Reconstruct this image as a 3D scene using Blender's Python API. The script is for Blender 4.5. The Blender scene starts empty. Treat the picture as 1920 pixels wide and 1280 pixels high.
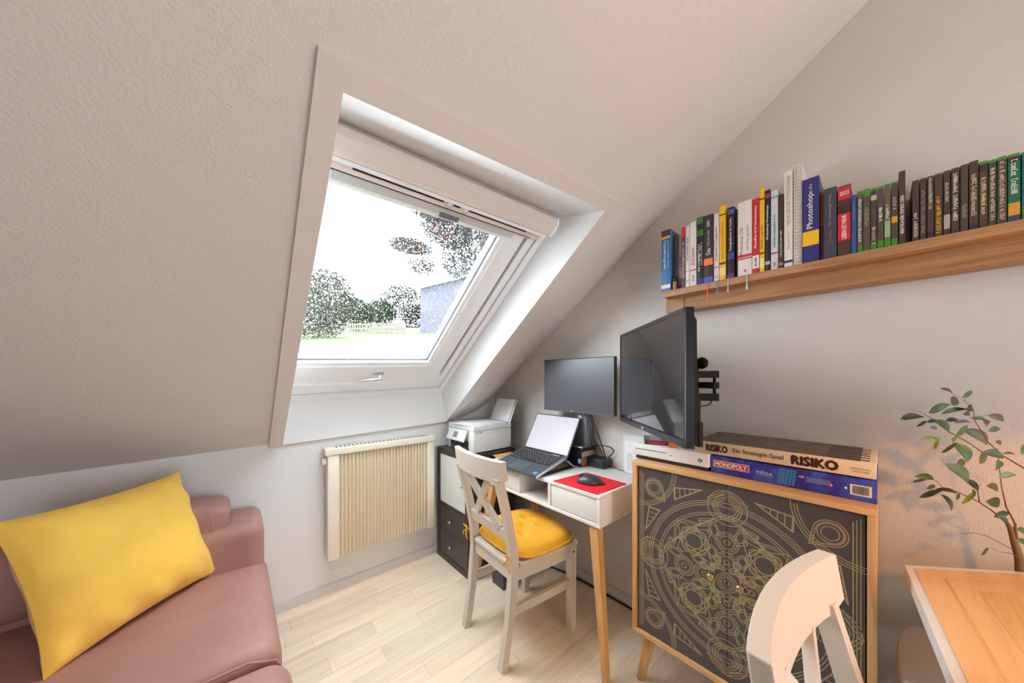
import bpy, bmesh, math, random
from mathutils import Vector, Matrix, noise
random.seed(7)
SC = bpy.context.scene
COL = SC.collection
R = math.radians
PI = math.pi

# ---------------------------------------------------------------- camera
cam_d = bpy.data.cameras.new('camera')
cam = bpy.data.objects.new('camera', cam_d)
COL.objects.link(cam)
cam.location = (-1.651, -2.123, 1.26)
cam.rotation_euler = (R(90), 0, -R(40.98))
cam_d.sensor_width = 36.0
cam_d.lens = 11.25
cam_d.shift_y = 68.6 / 1920
cam_d.clip_start = 0.02
cam_d.clip_end = 400
SC.camera = cam

# ---------------------------------------------------------------- world, lights, exposure
w = bpy.data.worlds.new('overcast'); SC.world = w
w.use_nodes = True
bg = w.node_tree.nodes['Background']
bg.inputs[0].default_value = (0.86, 0.94, 1.0, 1)
bg.inputs[1].default_value = 16.5

def area(name, loc, target, size, size_y, power, col):
    l = bpy.data.lights.new(name, 'AREA'); l.shape = 'RECTANGLE'
    l.size = size; l.size_y = size_y; l.energy = power; l.color = col
    o = bpy.data.objects.new(name, l); COL.objects.link(o)
    o.location = loc
    o.rotation_euler = (Vector(target) - Vector(loc)).to_track_quat('-Z', 'Y').to_euler()
    return o
# cool fill light added behind the camera to brighten the room
area('back_fill', (-1.15, -4.4, 1.15), (-1.9, -0.6, 1.35), 1.6, 1.1, 44, (0.80, 0.90, 1.0))
# unseen warm fill light added below the ceiling, behind the camera
area('ceiling_fill', (-1.0, -3.0, 2.2), (-0.9, -1.4, 2.1), 0.7, 0.5, 4.5, (1.0, 0.68, 0.42))
# warm pendant over the dining table, its shade cutting the light off above
sp = bpy.data.lights.new('pendant_lamp', 'SPOT'); sp.energy = 25; sp.color = (1.0, 0.36, 0.02)
sp.spot_size = R(152); sp.spot_blend = 0.12; sp.shadow_soft_size = 0.04
so = bpy.data.objects.new('pendant_lamp', sp); COL.objects.link(so)
so.location = (-0.90, -2.95, 1.40)

vs = SC.view_settings
vs.view_transform = 'Standard'; vs.look = 'None'; vs.gamma = 1.0; vs.exposure = 0.0
vs.use_curve_mapping = False

# ---------------------------------------------------------------- helpers
def lin(c):
    return tuple(((v / 255) / 12.92 if v / 255 <= 0.04045 else ((v / 255 + 0.055) / 1.055) ** 2.4) for v in c) + (1.0,)

MATS = {}
def mat(name, rgb, rough=0.6, metal=0.0, spec=0.5, bump=0.0, bscale=200.0, var=0.0, vscale=8.0,
        emit=None, estr=0.0, trans=0.0, sheen=0.0, stretch=(1, 1, 1), detail=4.0, coat=0.0, rnd=0.0):
    if name in MATS: return MATS[name]
    m = bpy.data.materials.new(name); m.use_nodes = True
    nt = m.node_tree; b = nt.nodes['Principled BSDF']
    b.inputs['Base Color'].default_value = lin(rgb)
    b.inputs['Roughness'].default_value = rough
    b.inputs['Metallic'].default_value = metal
    b.inputs['Specular IOR Level'].default_value = spec
    b.inputs['Coat Weight'].default_value = coat
    if sheen: b.inputs['Sheen Weight'].default_value = sheen
    if trans: b.inputs['Transmission Weight'].default_value = trans
    if emit:
        b.inputs['Emission Color'].default_value = lin(emit); b.inputs['Emission Strength'].default_value = estr
    need = bump or var
    if need:
        tc = nt.nodes.new('ShaderNodeTexCoord'); mp = nt.nodes.new('ShaderNodeMapping')
        mp.inputs['Scale'].default_value = stretch
        nt.links.new(tc.outputs['Object'], mp.inputs['Vector'])
    if bump:
        n = nt.nodes.new('ShaderNodeTexNoise'); n.inputs['Scale'].default_value = bscale; n.inputs['Detail'].default_value = detail
        nt.links.new(mp.outputs[0], n.inputs['Vector'])
        bp = nt.nodes.new('ShaderNodeBump'); bp.inputs['Strength'].default_value = min(1, bump); bp.inputs['Distance'].default_value = 0.004
        nt.links.new(n.outputs[0], bp.inputs['Height']); nt.links.new(bp.outputs[0], b.inputs['Normal'])
    if var or rnd:
        mx = nt.nodes.new('ShaderNodeMix'); mx.data_type = 'RGBA'; mx.blend_type = 'MULTIPLY'
        mx.inputs[6].default_value = lin(rgb); mx.inputs[0].default_value = 1.0
        cr = nt.nodes.new('ShaderNodeMapRange')
        if var:
            n2 = nt.nodes.new('ShaderNodeTexNoise'); n2.inputs['Scale'].default_value = vscale; n2.inputs['Detail'].default_value = 6
            nt.links.new(mp.outputs[0], n2.inputs['Vector'])
            cr.inputs['From Min'].default_value = 0.3; cr.inputs['From Max'].default_value = 0.7
            cr.inputs['To Min'].default_value = 1 - var; cr.inputs['To Max'].default_value = 1 + var
            nt.links.new(n2.outputs[0], cr.inputs['Value'])
            src = cr.outputs[0]
        if rnd:
            oi = nt.nodes.new('ShaderNodeObjectInfo'); r2 = nt.nodes.new('ShaderNodeMapRange')
            r2.inputs['To Min'].default_value = 1 - rnd; r2.inputs['To Max'].default_value = 1 + rnd
            nt.links.new(oi.outputs['Random'], r2.inputs['Value'])
            if var:
                mm = nt.nodes.new('ShaderNodeMath'); mm.operation = 'MULTIPLY'
                nt.links.new(src, mm.inputs[0]); nt.links.new(r2.outputs[0], mm.inputs[1]); src = mm.outputs[0]
            else: src = r2.outputs[0]
        nt.links.new(src, mx.inputs[7]); nt.links.new(mx.outputs[2], b.inputs['Base Color'])
    MATS[name] = m
    return m

def wood(name, base, dark, axis='Z', scale=1.0, rough=0.5, rnd=0.0, contrast=1.0, world=False):
    """long-grained wood: noise stretched along one axis"""
    if name in MATS: return MATS[name]
    m = bpy.data.materials.new(name); m.use_nodes = True
    nt = m.node_tree; b = nt.nodes['Principled BSDF']; b.inputs['Roughness'].default_value = rough
    tc = nt.nodes.new('ShaderNodeTexCoord'); mp = nt.nodes.new('ShaderNodeMapping')
    s = {'X': (1.2, 22, 22), 'Y': (22, 1.2, 22), 'Z': (22, 22, 1.2)}[axis]
    mp.inputs['Scale'].default_value = tuple(v * scale for v in s)
    if world:
        ge = nt.nodes.new('ShaderNodeNewGeometry'); nt.links.new(ge.outputs['Position'], mp.inputs['Vector'])
    else:
        nt.links.new(tc.outputs['Object'], mp.inputs['Vector'])
    n = nt.nodes.new('ShaderNodeTexNoise'); n.inputs['Scale'].default_value = 2.2; n.inputs['Detail'].default_value = 8; n.inputs['Roughness'].default_value = 0.65
    n.inputs['Distortion'].default_value = 0.8
    nt.links.new(mp.outputs[0], n.inputs['Vector'])
    r = nt.nodes.new('ShaderNodeValToRGB')
    r.color_ramp.elements[0].position = 0.5 - 0.22 / contrast; r.color_ramp.elements[0].color = lin(dark)
    r.color_ramp.elements[1].position = 0.5 + 0.12 / contrast; r.color_ramp.elements[1].color = lin(base)
    nt.links.new(n.outputs[0], r.inputs[0])
    out = r.outputs[0]
    if rnd:
        oi = nt.nodes.new('ShaderNodeObjectInfo'); mr = nt.nodes.new('ShaderNodeMapRange')
        mr.inputs['To Min'].default_value = 1 - rnd; mr.inputs['To Max'].default_value = 1 + rnd * 0.6
        mx = nt.nodes.new('ShaderNodeMix'); mx.data_type = 'RGBA'; mx.blend_type = 'MULTIPLY'; mx.inputs[0].default_value = 1
        nt.links.new(oi.outputs['Random'], mr.inputs['Value']); nt.links.new(out, mx.inputs[6]); nt.links.new(mr.outputs[0], mx.inputs[7])
        out = mx.outputs[2]
    nt.links.new(out, b.inputs['Base Color'])
    MATS[name] = m
    return m

class MB:
    def __init__(s): s.v = []; s.f = []; s.smooth = []
    def add(s, verts, faces, smooth=False):
        o = len(s.v); s.v += [tuple(v) for v in verts]
        s.f += [tuple(i + o for i in f) for f in faces]; s.smooth += [smooth] * len(faces); return s
    def hexa(s, p):
        return s.add(p, [(0, 3, 2, 1), (4, 5, 6, 7), (0, 1, 5, 4), (1, 2, 6, 5), (2, 3, 7, 6), (3, 0, 4, 7)])
    def box(s, x0, x1, y0, y1, z0, z1):
        return s.hexa([(x0, y0, z0), (x1, y0, z0), (x1, y1, z0), (x0, y1, z0), (x0, y0, z1), (x1, y0, z1), (x1, y1, z1), (x0, y1, z1)])
    def cbox(s, c, sx, sy, sz, M=None):
        p = [Vector((x * sx / 2, y * sy / 2, z * sz / 2)) for z in (-1, 1) for x, y in ((-1, -1), (1, -1), (1, 1), (-1, 1))]
        if M is not None: p = [M @ q for q in p]
        return s.hexa([tuple(q + Vector(c)) for q in p])
    def rbox(s, x0, x1, y0, y1, z0, z1, r=0.004, seg=3, M=None):
        """box with rounded edges"""
        hx, hy, hz = (x1 - x0) / 2, (y1 - y0) / 2, (z1 - z0) / 2
        c = Vector(((x0 + x1) / 2, (y0 + y1) / 2, (z0 + z1) / 2)); r = min(r, hx * .99, hy * .99, hz * .99)
        vs, fs = rounded_geo(hx, hy, hz, r, seg, 1)
        vs = [(M @ v + c if M is not None else v + c) for v in vs]
        return s.add(vs, fs, True)
    def tube(s, pts, r, n=8, cap=True):
        pts = [Vector(p) for p in pts]; rs = r if isinstance(r, (list, tuple)) else [r] * len(pts)
        V = []; prev = None
        for i, p in enumerate(pts):
            t = (pts[min(i + 1, len(pts) - 1)] - pts[max(i - 1, 0)]).normalized()
            u = t.cross(Vector((0, 0, 1))) if prev is None else prev - t * prev.dot(t)
            if u.length < 1e-4: u = t.cross(Vector((1, 0, 0)))
            u.normalize(); prev = u; w_ = t.cross(u)
            V += [p + (u * math.cos(2 * PI * k / n) + w_ * math.sin(2 * PI * k / n)) * rs[i] for k in range(n)]
        F = [(i * n + k, i * n + (k + 1) % n, (i + 1) * n + (k + 1) % n, (i + 1) * n + k) for i in range(len(pts) - 1) for k in range(n)]
        if cap: F += [tuple(range(n - 1, -1, -1)), tuple(range((len(pts) - 1) * n, len(pts) * n))]
        return s.add(V, F, True)
    def lathe(s, prof, n=20, o=(0, 0, 0), M=None):
        V = []
        for rr, z in prof:
            for k in range(n):
                q = Vector((rr * math.cos(2 * PI * k / n), rr * math.sin(2 * PI * k / n), z))
                if M is not None: q = M @ q
                V.append(q + Vector(o))
        F = [(i * n + k, i * n + (k + 1) % n, (i + 1) * n + (k + 1) % n, (i + 1) * n + k) for i in range(len(prof) - 1) for k in range(n)]
        F += [tuple(range(n - 1, -1, -1)), tuple(range((len(prof) - 1) * n, len(prof) * n))]
        return s.add(V, F, True)
    def prism(s, poly, z0, z1):
        n = len(poly)
        V = [(x, y, z0) for x, y in poly] + [(x, y, z1) for x, y in poly]
        F = [tuple(range(n - 1, -1, -1)), tuple(range(n, 2 * n))] + [(i, (i + 1) % n, n + (i + 1) % n, n + i) for i in range(n)]
        return s.add(V, F)
    def sweep(s, secs, smooth=False):
        """secs: list of equal length vertex loops"""
        n = len(secs[0]); V = [v for q in secs for v in q]
        F = [(i * n + k, i * n + (k + 1) % n, (i + 1) * n + (k + 1) % n, (i + 1) * n + k) for i in range(len(secs) - 1) for k in range(n)]
        F += [tuple(range(n - 1, -1, -1)), tuple(range((len(secs) - 1) * n, len(secs) * n))]
        return s.add(V, F, smooth)
    def mesh(s, name, m):
        me = bpy.data.meshes.new(name); me.from_pydata([tuple(v) for v in s.v], [], s.f)
        me.polygons.foreach_set('use_smooth', s.smooth)
        if m: me.materials.append(m)
        me.update()
        bm = bmesh.new(); bm.from_mesh(me); bmesh.ops.recalc_face_normals(bm, faces=bm.faces); bm.to_mesh(me); bm.free()
        return me
    def build(s, name, m, parent=None, world=False, auto=None):
        me = s.mesh(name, m)
        if world and parent is not None: me.transform(mw(parent).inverted())
        o = bpy.data.objects.new(name, me); COL.objects.link(o)
        if parent is not None: o.parent = parent
        if auto: me.set_sharp_from_angle(angle=R(auto))
        return o

def mw(o):
    M = Matrix.LocRotScale(o.location, o.rotation_euler, o.scale)
    return mw(o.parent) @ M if o.parent else M

def rounded_geo(hx, hy, hz, r, seg, mid=1):
    def coords(h):
        a = [-h + r * (1 - math.cos(PI / 2 * i / seg)) for i in range(seg + 1)]
        m_ = [-(h - r) + 2 * (h - r) * i / mid for i in range(1, mid)]
        return a + m_ + [-v for v in reversed(a)]
    cx, cy, cz = coords(hx), coords(hy), coords(hz)
    idx = {}; V = []; F = []
    def vid(i, j, k):
        key = (i, j, k)
        if key not in idx:
            p = Vector((cx[i], cy[j], cz[k]))
            q = Vector((max(-(hx - r), min(hx - r, p.x)), max(-(hy - r), min(hy - r, p.y)), max(-(hz - r), min(hz - r, p.z))))
            d = p - q
            if d.length > 1e-9: p = q + d.normalized() * r
            idx[key] = len(V); V.append(p)
        return idx[key]
    nx, ny, nz = len(cx) - 1, len(cy) - 1, len(cz) - 1
    for i in range(nx):
        for j in range(ny):
            F.append((vid(i, j, 0), vid(i, j + 1, 0), vid(i + 1, j + 1, 0), vid(i + 1, j, 0)))
            F.append((vid(i, j, nz), vid(i + 1, j, nz), vid(i + 1, j + 1, nz), vid(i, j + 1, nz)))
    for i in range(nx):
        for k in range(nz):
            F.append((vid(i, 0, k), vid(i + 1, 0, k), vid(i + 1, 0, k + 1), vid(i, 0, k + 1)))
            F.append((vid(i, ny, k), vid(i, ny, k + 1), vid(i + 1, ny, k + 1), vid(i + 1, ny, k)))
    for j in range(ny):
        for k in range(nz):
            F.append((vid(0, j, k), vid(0, j, k + 1), vid(0, j + 1, k + 1), vid(0, j + 1, k)))
            F.append((vid(nx, j, k), vid(nx, j + 1, k), vid(nx, j + 1, k + 1), vid(nx, j, k + 1)))
    return V, F

def tag(o, label=None, cat=None, group=None, kind=None):
    if label: o['label'] = label
    if cat: o['category'] = cat
    if group: o['group'] = group
    if kind: o['kind'] = kind
    return o
def thing(name, label, cat, loc=(0, 0, 0), rz=0.0, group=None):
    o = bpy.data.objects.new(name, None); COL.objects.link(o); o.empty_display_size = 0.05
    o.location = loc; o.rotation_euler = (0, 0, rz)
    return tag(o, label, cat, group)
def struct(o): o['kind'] = 'structure'; return o

_tc = {}
def text_mesh(s, w_, h_):
    key = s
    if key not in _tc:
        c = bpy.data.curves.new('t', 'FONT'); c.body = s; c.resolution_u = 2
        o = bpy.data.objects.new('t', c); COL.objects.link(o)
        bpy.context.view_layer.update()
        dg = bpy.context.evaluated_depsgraph_get()
        me = bpy.data.meshes.new_from_object(o.evaluated_get(dg))
        vs_ = [v.co.copy() for v in me.vertices]; fs_ = [tuple(p.vertices) for p in me.polygons]
        bpy.data.objects.remove(o); bpy.data.curves.remove(c); bpy.data.meshes.remove(me)
        _tc[key] = (vs_, fs_)
    vs_, fs_ = _tc[key]
    x0 = min(v.x for v in vs_); x1 = max(v.x for v in vs_); y0 = min(v.y for v in vs_); y1 = max(v.y for v in vs_)
    return [((v.x - (x0 + x1) / 2) / (x1 - x0) * w_, (v.y - (y0 + y1) / 2) / (y1 - y0) * h_) for v in vs_], fs_
def scribble(s, w_, h_):
    """unreadable small print: a row of letter-like strokes, as blurred as on the thing itself"""
    rg_ = random.Random(s); V = []; F = []; x = -w_ / 2; cw = h_ * .62
    def r4(x0, x1, y0, y1):
        n_ = len(V); V.extend([(x0, y0), (x1, y0), (x1, y1), (x0, y1)]); F.append((n_, n_ + 1, n_ + 2, n_ + 3))
    while x < w_ / 2 - cw * .5:
        if rg_.random() < .13: x += cw * .6; continue
        st_ = cw * .22; lo = -h_ / 2 + (0 if rg_.random() < .8 else h_ * .15); hi = h_ / 2 - (0 if rg_.random() < .55 else h_ * .28)
        r4(x, x + st_, lo, hi)
        k_ = rg_.randrange(5)
        if k_ in (0, 1): r4(x + cw * .52, x + cw * .52 + st_, lo, hi)
        if k_ in (1, 2, 4): r4(x, x + cw * .7, hi - h_ * .14, hi)
        if k_ in (0, 3): r4(x, x + cw * .7, -h_ * .07, h_ * .07)
        if k_ in (2, 3, 4): r4(x, x + cw * .7, lo, lo + h_ * .14)
        x += cw * (1.0 if k_ else .9)
    return V, F
def text(s, w_, h_, c, xd, yd, m, parent, name='lettering', lift=0.0006, bold=0.0):
    """flat lettering w_ wide and h_ high centred on c, reading along xd"""
    pts, fs_ = scribble(s, w_, h_) if isinstance(s, int) else text_mesh(s, w_, h_)
    c = Vector(c); xd = Vector(xd).normalized(); yd = Vector(yd).normalized(); n = xd.cross(yd)
    mb = MB()
    offs = [(0, 0)] if not bold else [(0, 0), (bold, 0), (-bold, 0), (0, bold), (0, -bold)]
    for i, (ox, oy) in enumerate(offs):
        mb.add([c + xd * (x + ox) + yd * (y + oy) + n * (lift + i * 0.00002) for x, y in pts], fs_)
    me = bpy.data.meshes.new(name); me.from_pydata([tuple(v) for v in mb.v], [], mb.f); me.materials.append(m); me.update()
    me.transform(mw(parent).inverted())
    o = bpy.data.objects.new(name, me); COL.objects.link(o); o.parent = parent
    return o
def quad(p0, p1, p2, p3): return MB().add([p0, p1, p2, p3], [(0, 1, 2, 3)])

M_white = mat('white_lacquer', (226, 224, 220), 0.35)
M_chair = mat('chair_white', (216, 206, 192), 0.42, bump=0.05, bscale=90, stretch=(1, 1, .2))
M_black = mat('black_plastic', (22, 20, 23), 0.4)
M_dark = mat('dark_plastic', (44, 43, 48), 0.45)
M_chrome = mat('brushed_metal', (190, 190, 192), 0.25, metal=1)
M_print_white = mat('white_print', (235, 232, 226), 0.6)
M_print_black = mat('black_print', (28, 26, 28), 0.6)
M_paper = mat('paper', (238, 238, 240), 0.7)
# ---------------------------------------------------------------- roof slope frame
O = Vector((-1.45, 0, 0.912)); A = Vector((1, 0, 0.035))
_t = math.atan(0.76); S = Vector((0, -math.cos(_t), math.sin(_t)))
N = S.cross(A).normalized()
if N.z < 0: N = -N
def W(a, s, n=0.0): return O + A * a + S * s + N * n
def wbox(mb, a0, a1, s0, s1, n0, n1):
    return mb.hexa([W(a0, s0, n0), W(a1, s0, n0), W(a1, s1, n0), W(a0, s1, n0), W(a0, s0, n1), W(a1, s0, n1), W(a1, s1, n1), W(a0, s1, n1)])
def sm(e0, e1, x):
    t = max(0, min(1, (x - e0) / (e1 - e0))); return t * t * (3 - 2 * t)

M_ceil = mat('rough_plaster', (220, 214, 207), 0.9, spec=0.15, bump=0.6, bscale=140, detail=3)
M_wall = mat('painted_wall', (216, 211, 206), 0.9, spec=0.15, bump=0.4, bscale=200, detail=3)
M_wall_l = mat('painted_knee_wall', (232, 232, 232), 0.9, spec=0.15, bump=0.2, bscale=200, detail=3)
M_trim = mat('trim_paint', (221, 213, 206), 0.45)
M_reveal = mat('reveal_white', (232, 234, 235), 0.55)
M_pvc = mat('window_pvc', (246, 248, 250), 0.3)
M_seal = mat('rubber_seal', (40, 40, 44), 0.7)
M_base = mat('baseboard_white', (214, 211, 208), 0.4)

# ceiling: the roof slope (with the hole of the roof window) and the flat part behind it
AS = sorted(set([-3.2, -2.6, -2.0, -1.4, -0.9, -0.5, -0.25, -0.045, 1.02, 1.06, 1.09, 1.13, 1.18, 1.24, 1.30, 1.35, 1.40, 1.45]))
SS = [0.0, 0.04, 0.1, 0.2, 0.3, 0.42, 0.55, 0.7, 0.9, 1.1, 1.3, 1.5, 1.6, 1.69, 1.6902, 1.80, 1.87, 1.95, 2.1, 2.3, 2.6, 2.9, 3.3]
def ceil_pt(a, s, k):
    if 10 <= k <= 16: s += (0.04 * max(-0.1, min(1.2, a))) * (1 if k in (12, 13) else 0.6)
    if k == 0 and -0.1 < a < 1.1: s -= 0.0
    n = 0.0
    y = (O + S * s).y
    if a > 1.01:
        t = max(0, a - 1.04) / 0.41
        obs = [(-2.2, 0.0), (-2.098, 0.004), (-1.401, 0.07), (-0.9, 0.105), (-0.46, 0.137), (-0.222, 0.155), (0.0, 0.15)]
        dz = obs[0][1]
        for (ya, da), (yb, db) in zip(obs, obs[1:]):
            if ya <= y <= yb: dz = da + (db - da) * (y - ya) / (yb - ya)
        if y > 0: dz = 0.15
        f = sm(0.35, 0.8, s) * (1 if k <= 12 else (0.4 if k == 13 else 0)) * (1 - sm(1.06, 1.35, a))
        p = W(a, s, -0.017 * f)
        p.z += dz * t ** 2.0
        return p
    return W(a, s, 0)
V = []; F = []; na = len(AS)
for k, s in enumerate(SS):
    for a in AS: V.append(ceil_pt(a, s, k))
for k in range(len(SS) - 1):
    for i in range(na - 1):
        if AS[i] >= -0.05 and AS[i + 1] <= 1.03 and SS[k + 1] <= 1.70: continue
        F.append((k * na + i, k * na + i + 1, (k + 1) * na + i + 1, (k + 1) * na + i))
top = len(V)
for a in AS:
    p = ceil_pt(a, SS[-1], 99); V.append((p.x, p.y - 2.2, p.z + 0.0))
l = (len(SS) - 1) * na
for i in range(na - 1): F.append((l + i, l + i + 1, top + i + 1, top + i))
struct(MB().add(V, F, False).build('ceiling', M_ceil))

# knee wall following the kink, side walls and back wall
ks = [(a, ceil_pt(a, 0, 0)) for a in AS]
mb = MB()
for (a0, p0), (a1, p1) in zip(ks, ks[1:]):
    mb.add([(p0.x, 0, 0), (p1.x, 0, 0), (p1.x, 0, p1.z), (p0.x, 0, p0.z)], [(0, 1, 2, 3)])
struct(mb.build('wall_left', M_wall_l))
XL = W(-3.2, 0).x
rp = [ceil_pt(1.45, s, k) for k, s in enumerate(SS)]; yb = rp[-1].y - 2.2
poly = [(0, 0, 0)] + [(0, p.y, p.z) for p in rp] + [(0, yb, rp[-1].z), (0, yb, 0)]
struct(MB().add([(0.0, p[1], p[2]) for p in poly], [tuple(range(len(poly)))]).build('wall_right', M_wall))
rl = [W(-3.2, 0), W(-3.2, SS[-1])]
struct(MB().add([(XL, 0, 0), (XL, 0, rl[0].z), (XL, rl[1].y, rl[1].z), (XL, yb, rl[1].z), (XL, yb, 0)], [(0, 1, 2, 3, 4)]).build('wall_far_left', M_wall))
struct(MB().add([(XL, yb, 0), (0, yb, 0), (0, yb, rp[-1].z), (XL, yb, rl[1].z)], [(0, 1, 2, 3)]).build('wall_back', M_wall))

# floor: dark subfloor and laminate planks laid one by one
fl = struct(MB().box(XL, 0, yb, 0, -0.05, -0.009).build('floor', mat('floor_base', (150, 115, 85), 0.6)))
M_plank = wood('laminate_maple', (244, 229, 205), (226, 202, 172), 'X', 0.8, 0.38, rnd=0.09, contrast=0.8, world=True)
pm = MB().box(-0.5, 0.5, -0.5, 0.5, -0.009, 0).mesh('plank', M_plank)
rng = random.Random(5)
PWID = 0.098; r_ = 0; npl = 0
y = 0.0
while y > -3.1:
    x = rng.uniform(0.0, 0.4)
    x_end = -3.0 if y > -1.6 else -2.2
    while x > x_end:
        ln = rng.choice([0.42, 0.5, 0.58, 0.66]); x0 = x - ln; xa = min(x, 0.0)
        if xa - x0 > 0.03:
            o = bpy.data.objects.new('plank', pm); COL.objects.link(o); o.parent = fl
            o.location = ((xa + x0) / 2, y - PWID / 2, 0); o.scale = (xa - x0 - 0.0008, PWID - 0.0007, 1); npl += 1
        x = x0
    y -= PWID
# baseboards
bb = MB().box(XL, -0.0, -0.014, 0.0, 0.0, 0.05); bb.box(XL, 0, -0.010, 0, 0.05, 0.055)
struct(bb.build('baseboard_left', M_base))
bb = MB().box(-0.014, 0, -3.2, -0.014, 0.004, 0.055); bb.box(-0.010, 0, -3.2, -0.01, 0.055, 0.060)
struct(bb.build('baseboard_right', M_base))

# trim around the roof window
tb = MB()
def tq(c0, c1, c2, c3, n0=-0.018, n1=0.006):
    tb.hexa([W(*c0, n0), W(*c1, n0), W(*c2, n0), W(*c3, n0), W(*c0, n1), W(*c1, n1), W(*c2, n1), W(*c3, n1)])
oBL, oBR, oTR, oTL = (-0.062, -0.034), (1.045, -0.022), (1.04, 1.757), (-0.072, 1.713)
iBL, iBR, iTR, iTL = (-0.004, 0.006), (0.982, 0.014), (0.974, 1.702), (-0.016, 1.659)
tq(oBL, iBL, iTL, oTL); tq(oTL, iTL, iTR, oTR); tq(iBR, oBR, oTR, iTR); tq(oBL, oBR, iBR, iBL)
struct(tb.build('trim_1', M_trim))
# reveals of the opening
rv = MB()
BL, BR, TR, TL = (-0.20, 0.14), (0.948, 0.14), (0.948, 1.552), (-0.20, 1.535)
ins = [W(*iBL, -0.017), W(*iBR, -0.017), W(*iTR, -0.017), W(*iTL, -0.017)]
out = [W(*BL, 0.165), W(*BR, 0.165), W(*TR, 0.165), W(*TL, 0.165)]
out2 = [W(*BL, 0.26), W(*BR, 0.26), W(*TR, 0.26), W(*TL, 0.26)]
for i in range(4):
    j = (i + 1) % 4
    rv.add([ins[i], ins[j], out[j], out[i]], [(0, 1, 2, 3)]); rv.add([out[i], out[j], out2[j], out2[i]], [(0, 1, 2, 3)])
struct(rv.build('trim_2', M_reveal))

# roof window: outer frame, sash, pane, handle, blind box, vent bar
wn = MB()
def ring(mb, a0, a1, s0, s1, w_, n0, n1, ws=None):
    ws = ws or w_
    wbox(mb, a0, a0 + w_, s0, s1, n0, n1); wbox(mb, a1 - w_, a1, s0, s1, n0, n1)
    wbox(mb, a0 + w_, a1 - w_, s0, s0 + ws, n0, n1); wbox(mb, a0 + w_, a1 - w_, s1 - ws, s1, n0, n1)
ring(wn, -0.20, 0.946, 0.142, 1.55, 0.036, 0.158, 0.25, 0.055)
win = struct(wn.build('window_1', M_pvc))
def wpart(name, mb, m, auto=None): return mb.build(name, m, win, auto=auto)
m_ = MB(); ring(m_, -0.164, 0.910, 0.197, 1.49, 0.006, 0.176, 0.25, 0.010); wpart('seal', m_, M_seal)
m_ = MB(); ring(m_, -0.158, 0.904, 0.207, 1.48, 0.040, 0.168, 0.25, 0.075)
wpart('inner_frame', m_, M_pvc)
m_ = MB(); wbox(m_, -0.118, 0.864, 0.272, 0.345, 0.178, 0.26); wpart('sill_ledge', m_, M_pvc)
m_ = MB(); ring(m_, -0.112, 0.859, 0.339, 1.46, 0.005, 0.183, 0.25, 0.006); wpart('seal', m_, M_seal)
m_ = MB(); ring(m_, -0.107, 0.853, 0.345, 1.455, 0.040, 0.178, 0.24, 0.028)
ring(m_, -0.067, 0.813, 0.373, 1.44, 0.074, 0.163, 0.24, 0.070)
ring(m_, 0.007, 0.739, 0.443, 1.428, 0.022, 0.170, 0.24, 0.028)
wpart('sash', m_, M_pvc)
m_ = MB(); ring(m_, 0.029, 0.717, 0.468, 1.415, 0.004, 0.187, 0.2, 0.004); wpart('glazing_bead', m_, M_seal)
# glass
gm = bpy.data.materials.new('window_glass'); gm.use_nodes = True; nt = gm.node_tree
for n_ in list(nt.nodes): nt.nodes.remove(n_)
out_ = nt.nodes.new('ShaderNodeOutputMaterial'); mix = nt.nodes.new('ShaderNodeMixShader')
tr = nt.nodes.new('ShaderNodeBsdfTransparent'); tr.inputs[0].default_value = (0.97, 0.98, 0.98, 1)
gl = nt.nodes.new('ShaderNodeBsdfGlossy'); gl.inputs[1].default_value = 0.03
lw = nt.nodes.new('ShaderNodeLayerWeight'); lw.inputs[0].default_value = 0.5
pw_ = nt.nodes.new('ShaderNodeMath'); pw_.operation = 'POWER'; pw_.inputs[1].default_value = 4.0; nt.links.new(lw.outputs[1], pw_.inputs[0])
fr = nt.nodes.new('ShaderNodeMapRange'); fr.inputs['To Min'].default_value = 0.10; fr.inputs['To Max'].default_value = 0.9; nt.links.new(pw_.outputs[0], fr.inputs['Value'])
nt.links.new(fr.outputs[0], mix.inputs[0]); nt.links.new(tr.outputs[0], mix.inputs[1]); nt.links.new(gl.outputs[0], mix.inputs[2])
nt.links.new(mix.outputs[0], out_.inputs[0])
m_ = MB().add([W(0.027, 0.466, 0.192), W(0.721, 0.466, 0.192), W(0.721, 1.42, 0.192), W(0.027, 1.42, 0.192)], [(0, 1, 2, 3)])
pane = m_.build('pane', gm, win)
# raindrops outside on the pane
dm = bpy.data.materials.new('water_drop'); dm.use_nodes = True; nt = dm.node_tree; b = nt.nodes['Principled BSDF']
b.inputs['Base Color'].default_value = (1, 1, 1, 1); b.inputs['Roughness'].default_value = 0.0; b.inputs['Transmission Weight'].default_value = 1.0; b.inputs['IOR'].default_value = 1.33
m_ = MB(); rg = random.Random(11)
for i in range(2600):
    a = rg.uniform(0.035, 0.712); s = 0.475 + (rg.random() ** 0.9) * 0.91; r = rg.choice([0.0007, 0.0009, 0.0012, 0.0015, 0.0021]) * rg.uniform(0.7, 1.2)
    el = rg.uniform(1.0, 1.6); vv = [W(a, s, 0.1935 + r * 0.55)]
    for k in range(6): vv.append(W(a + r * math.cos(k * PI / 3), s + r * el * math.sin(k * PI / 3), 0.1935))
    m_.add(vv, [(0, 1 + k, 1 + (k + 1) % 6) for k in range(6)] + [(6, 5, 4, 3, 2, 1)], True)
o = m_.build('raindrops', dm, win); o['kind'] = 'stuff'
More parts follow.
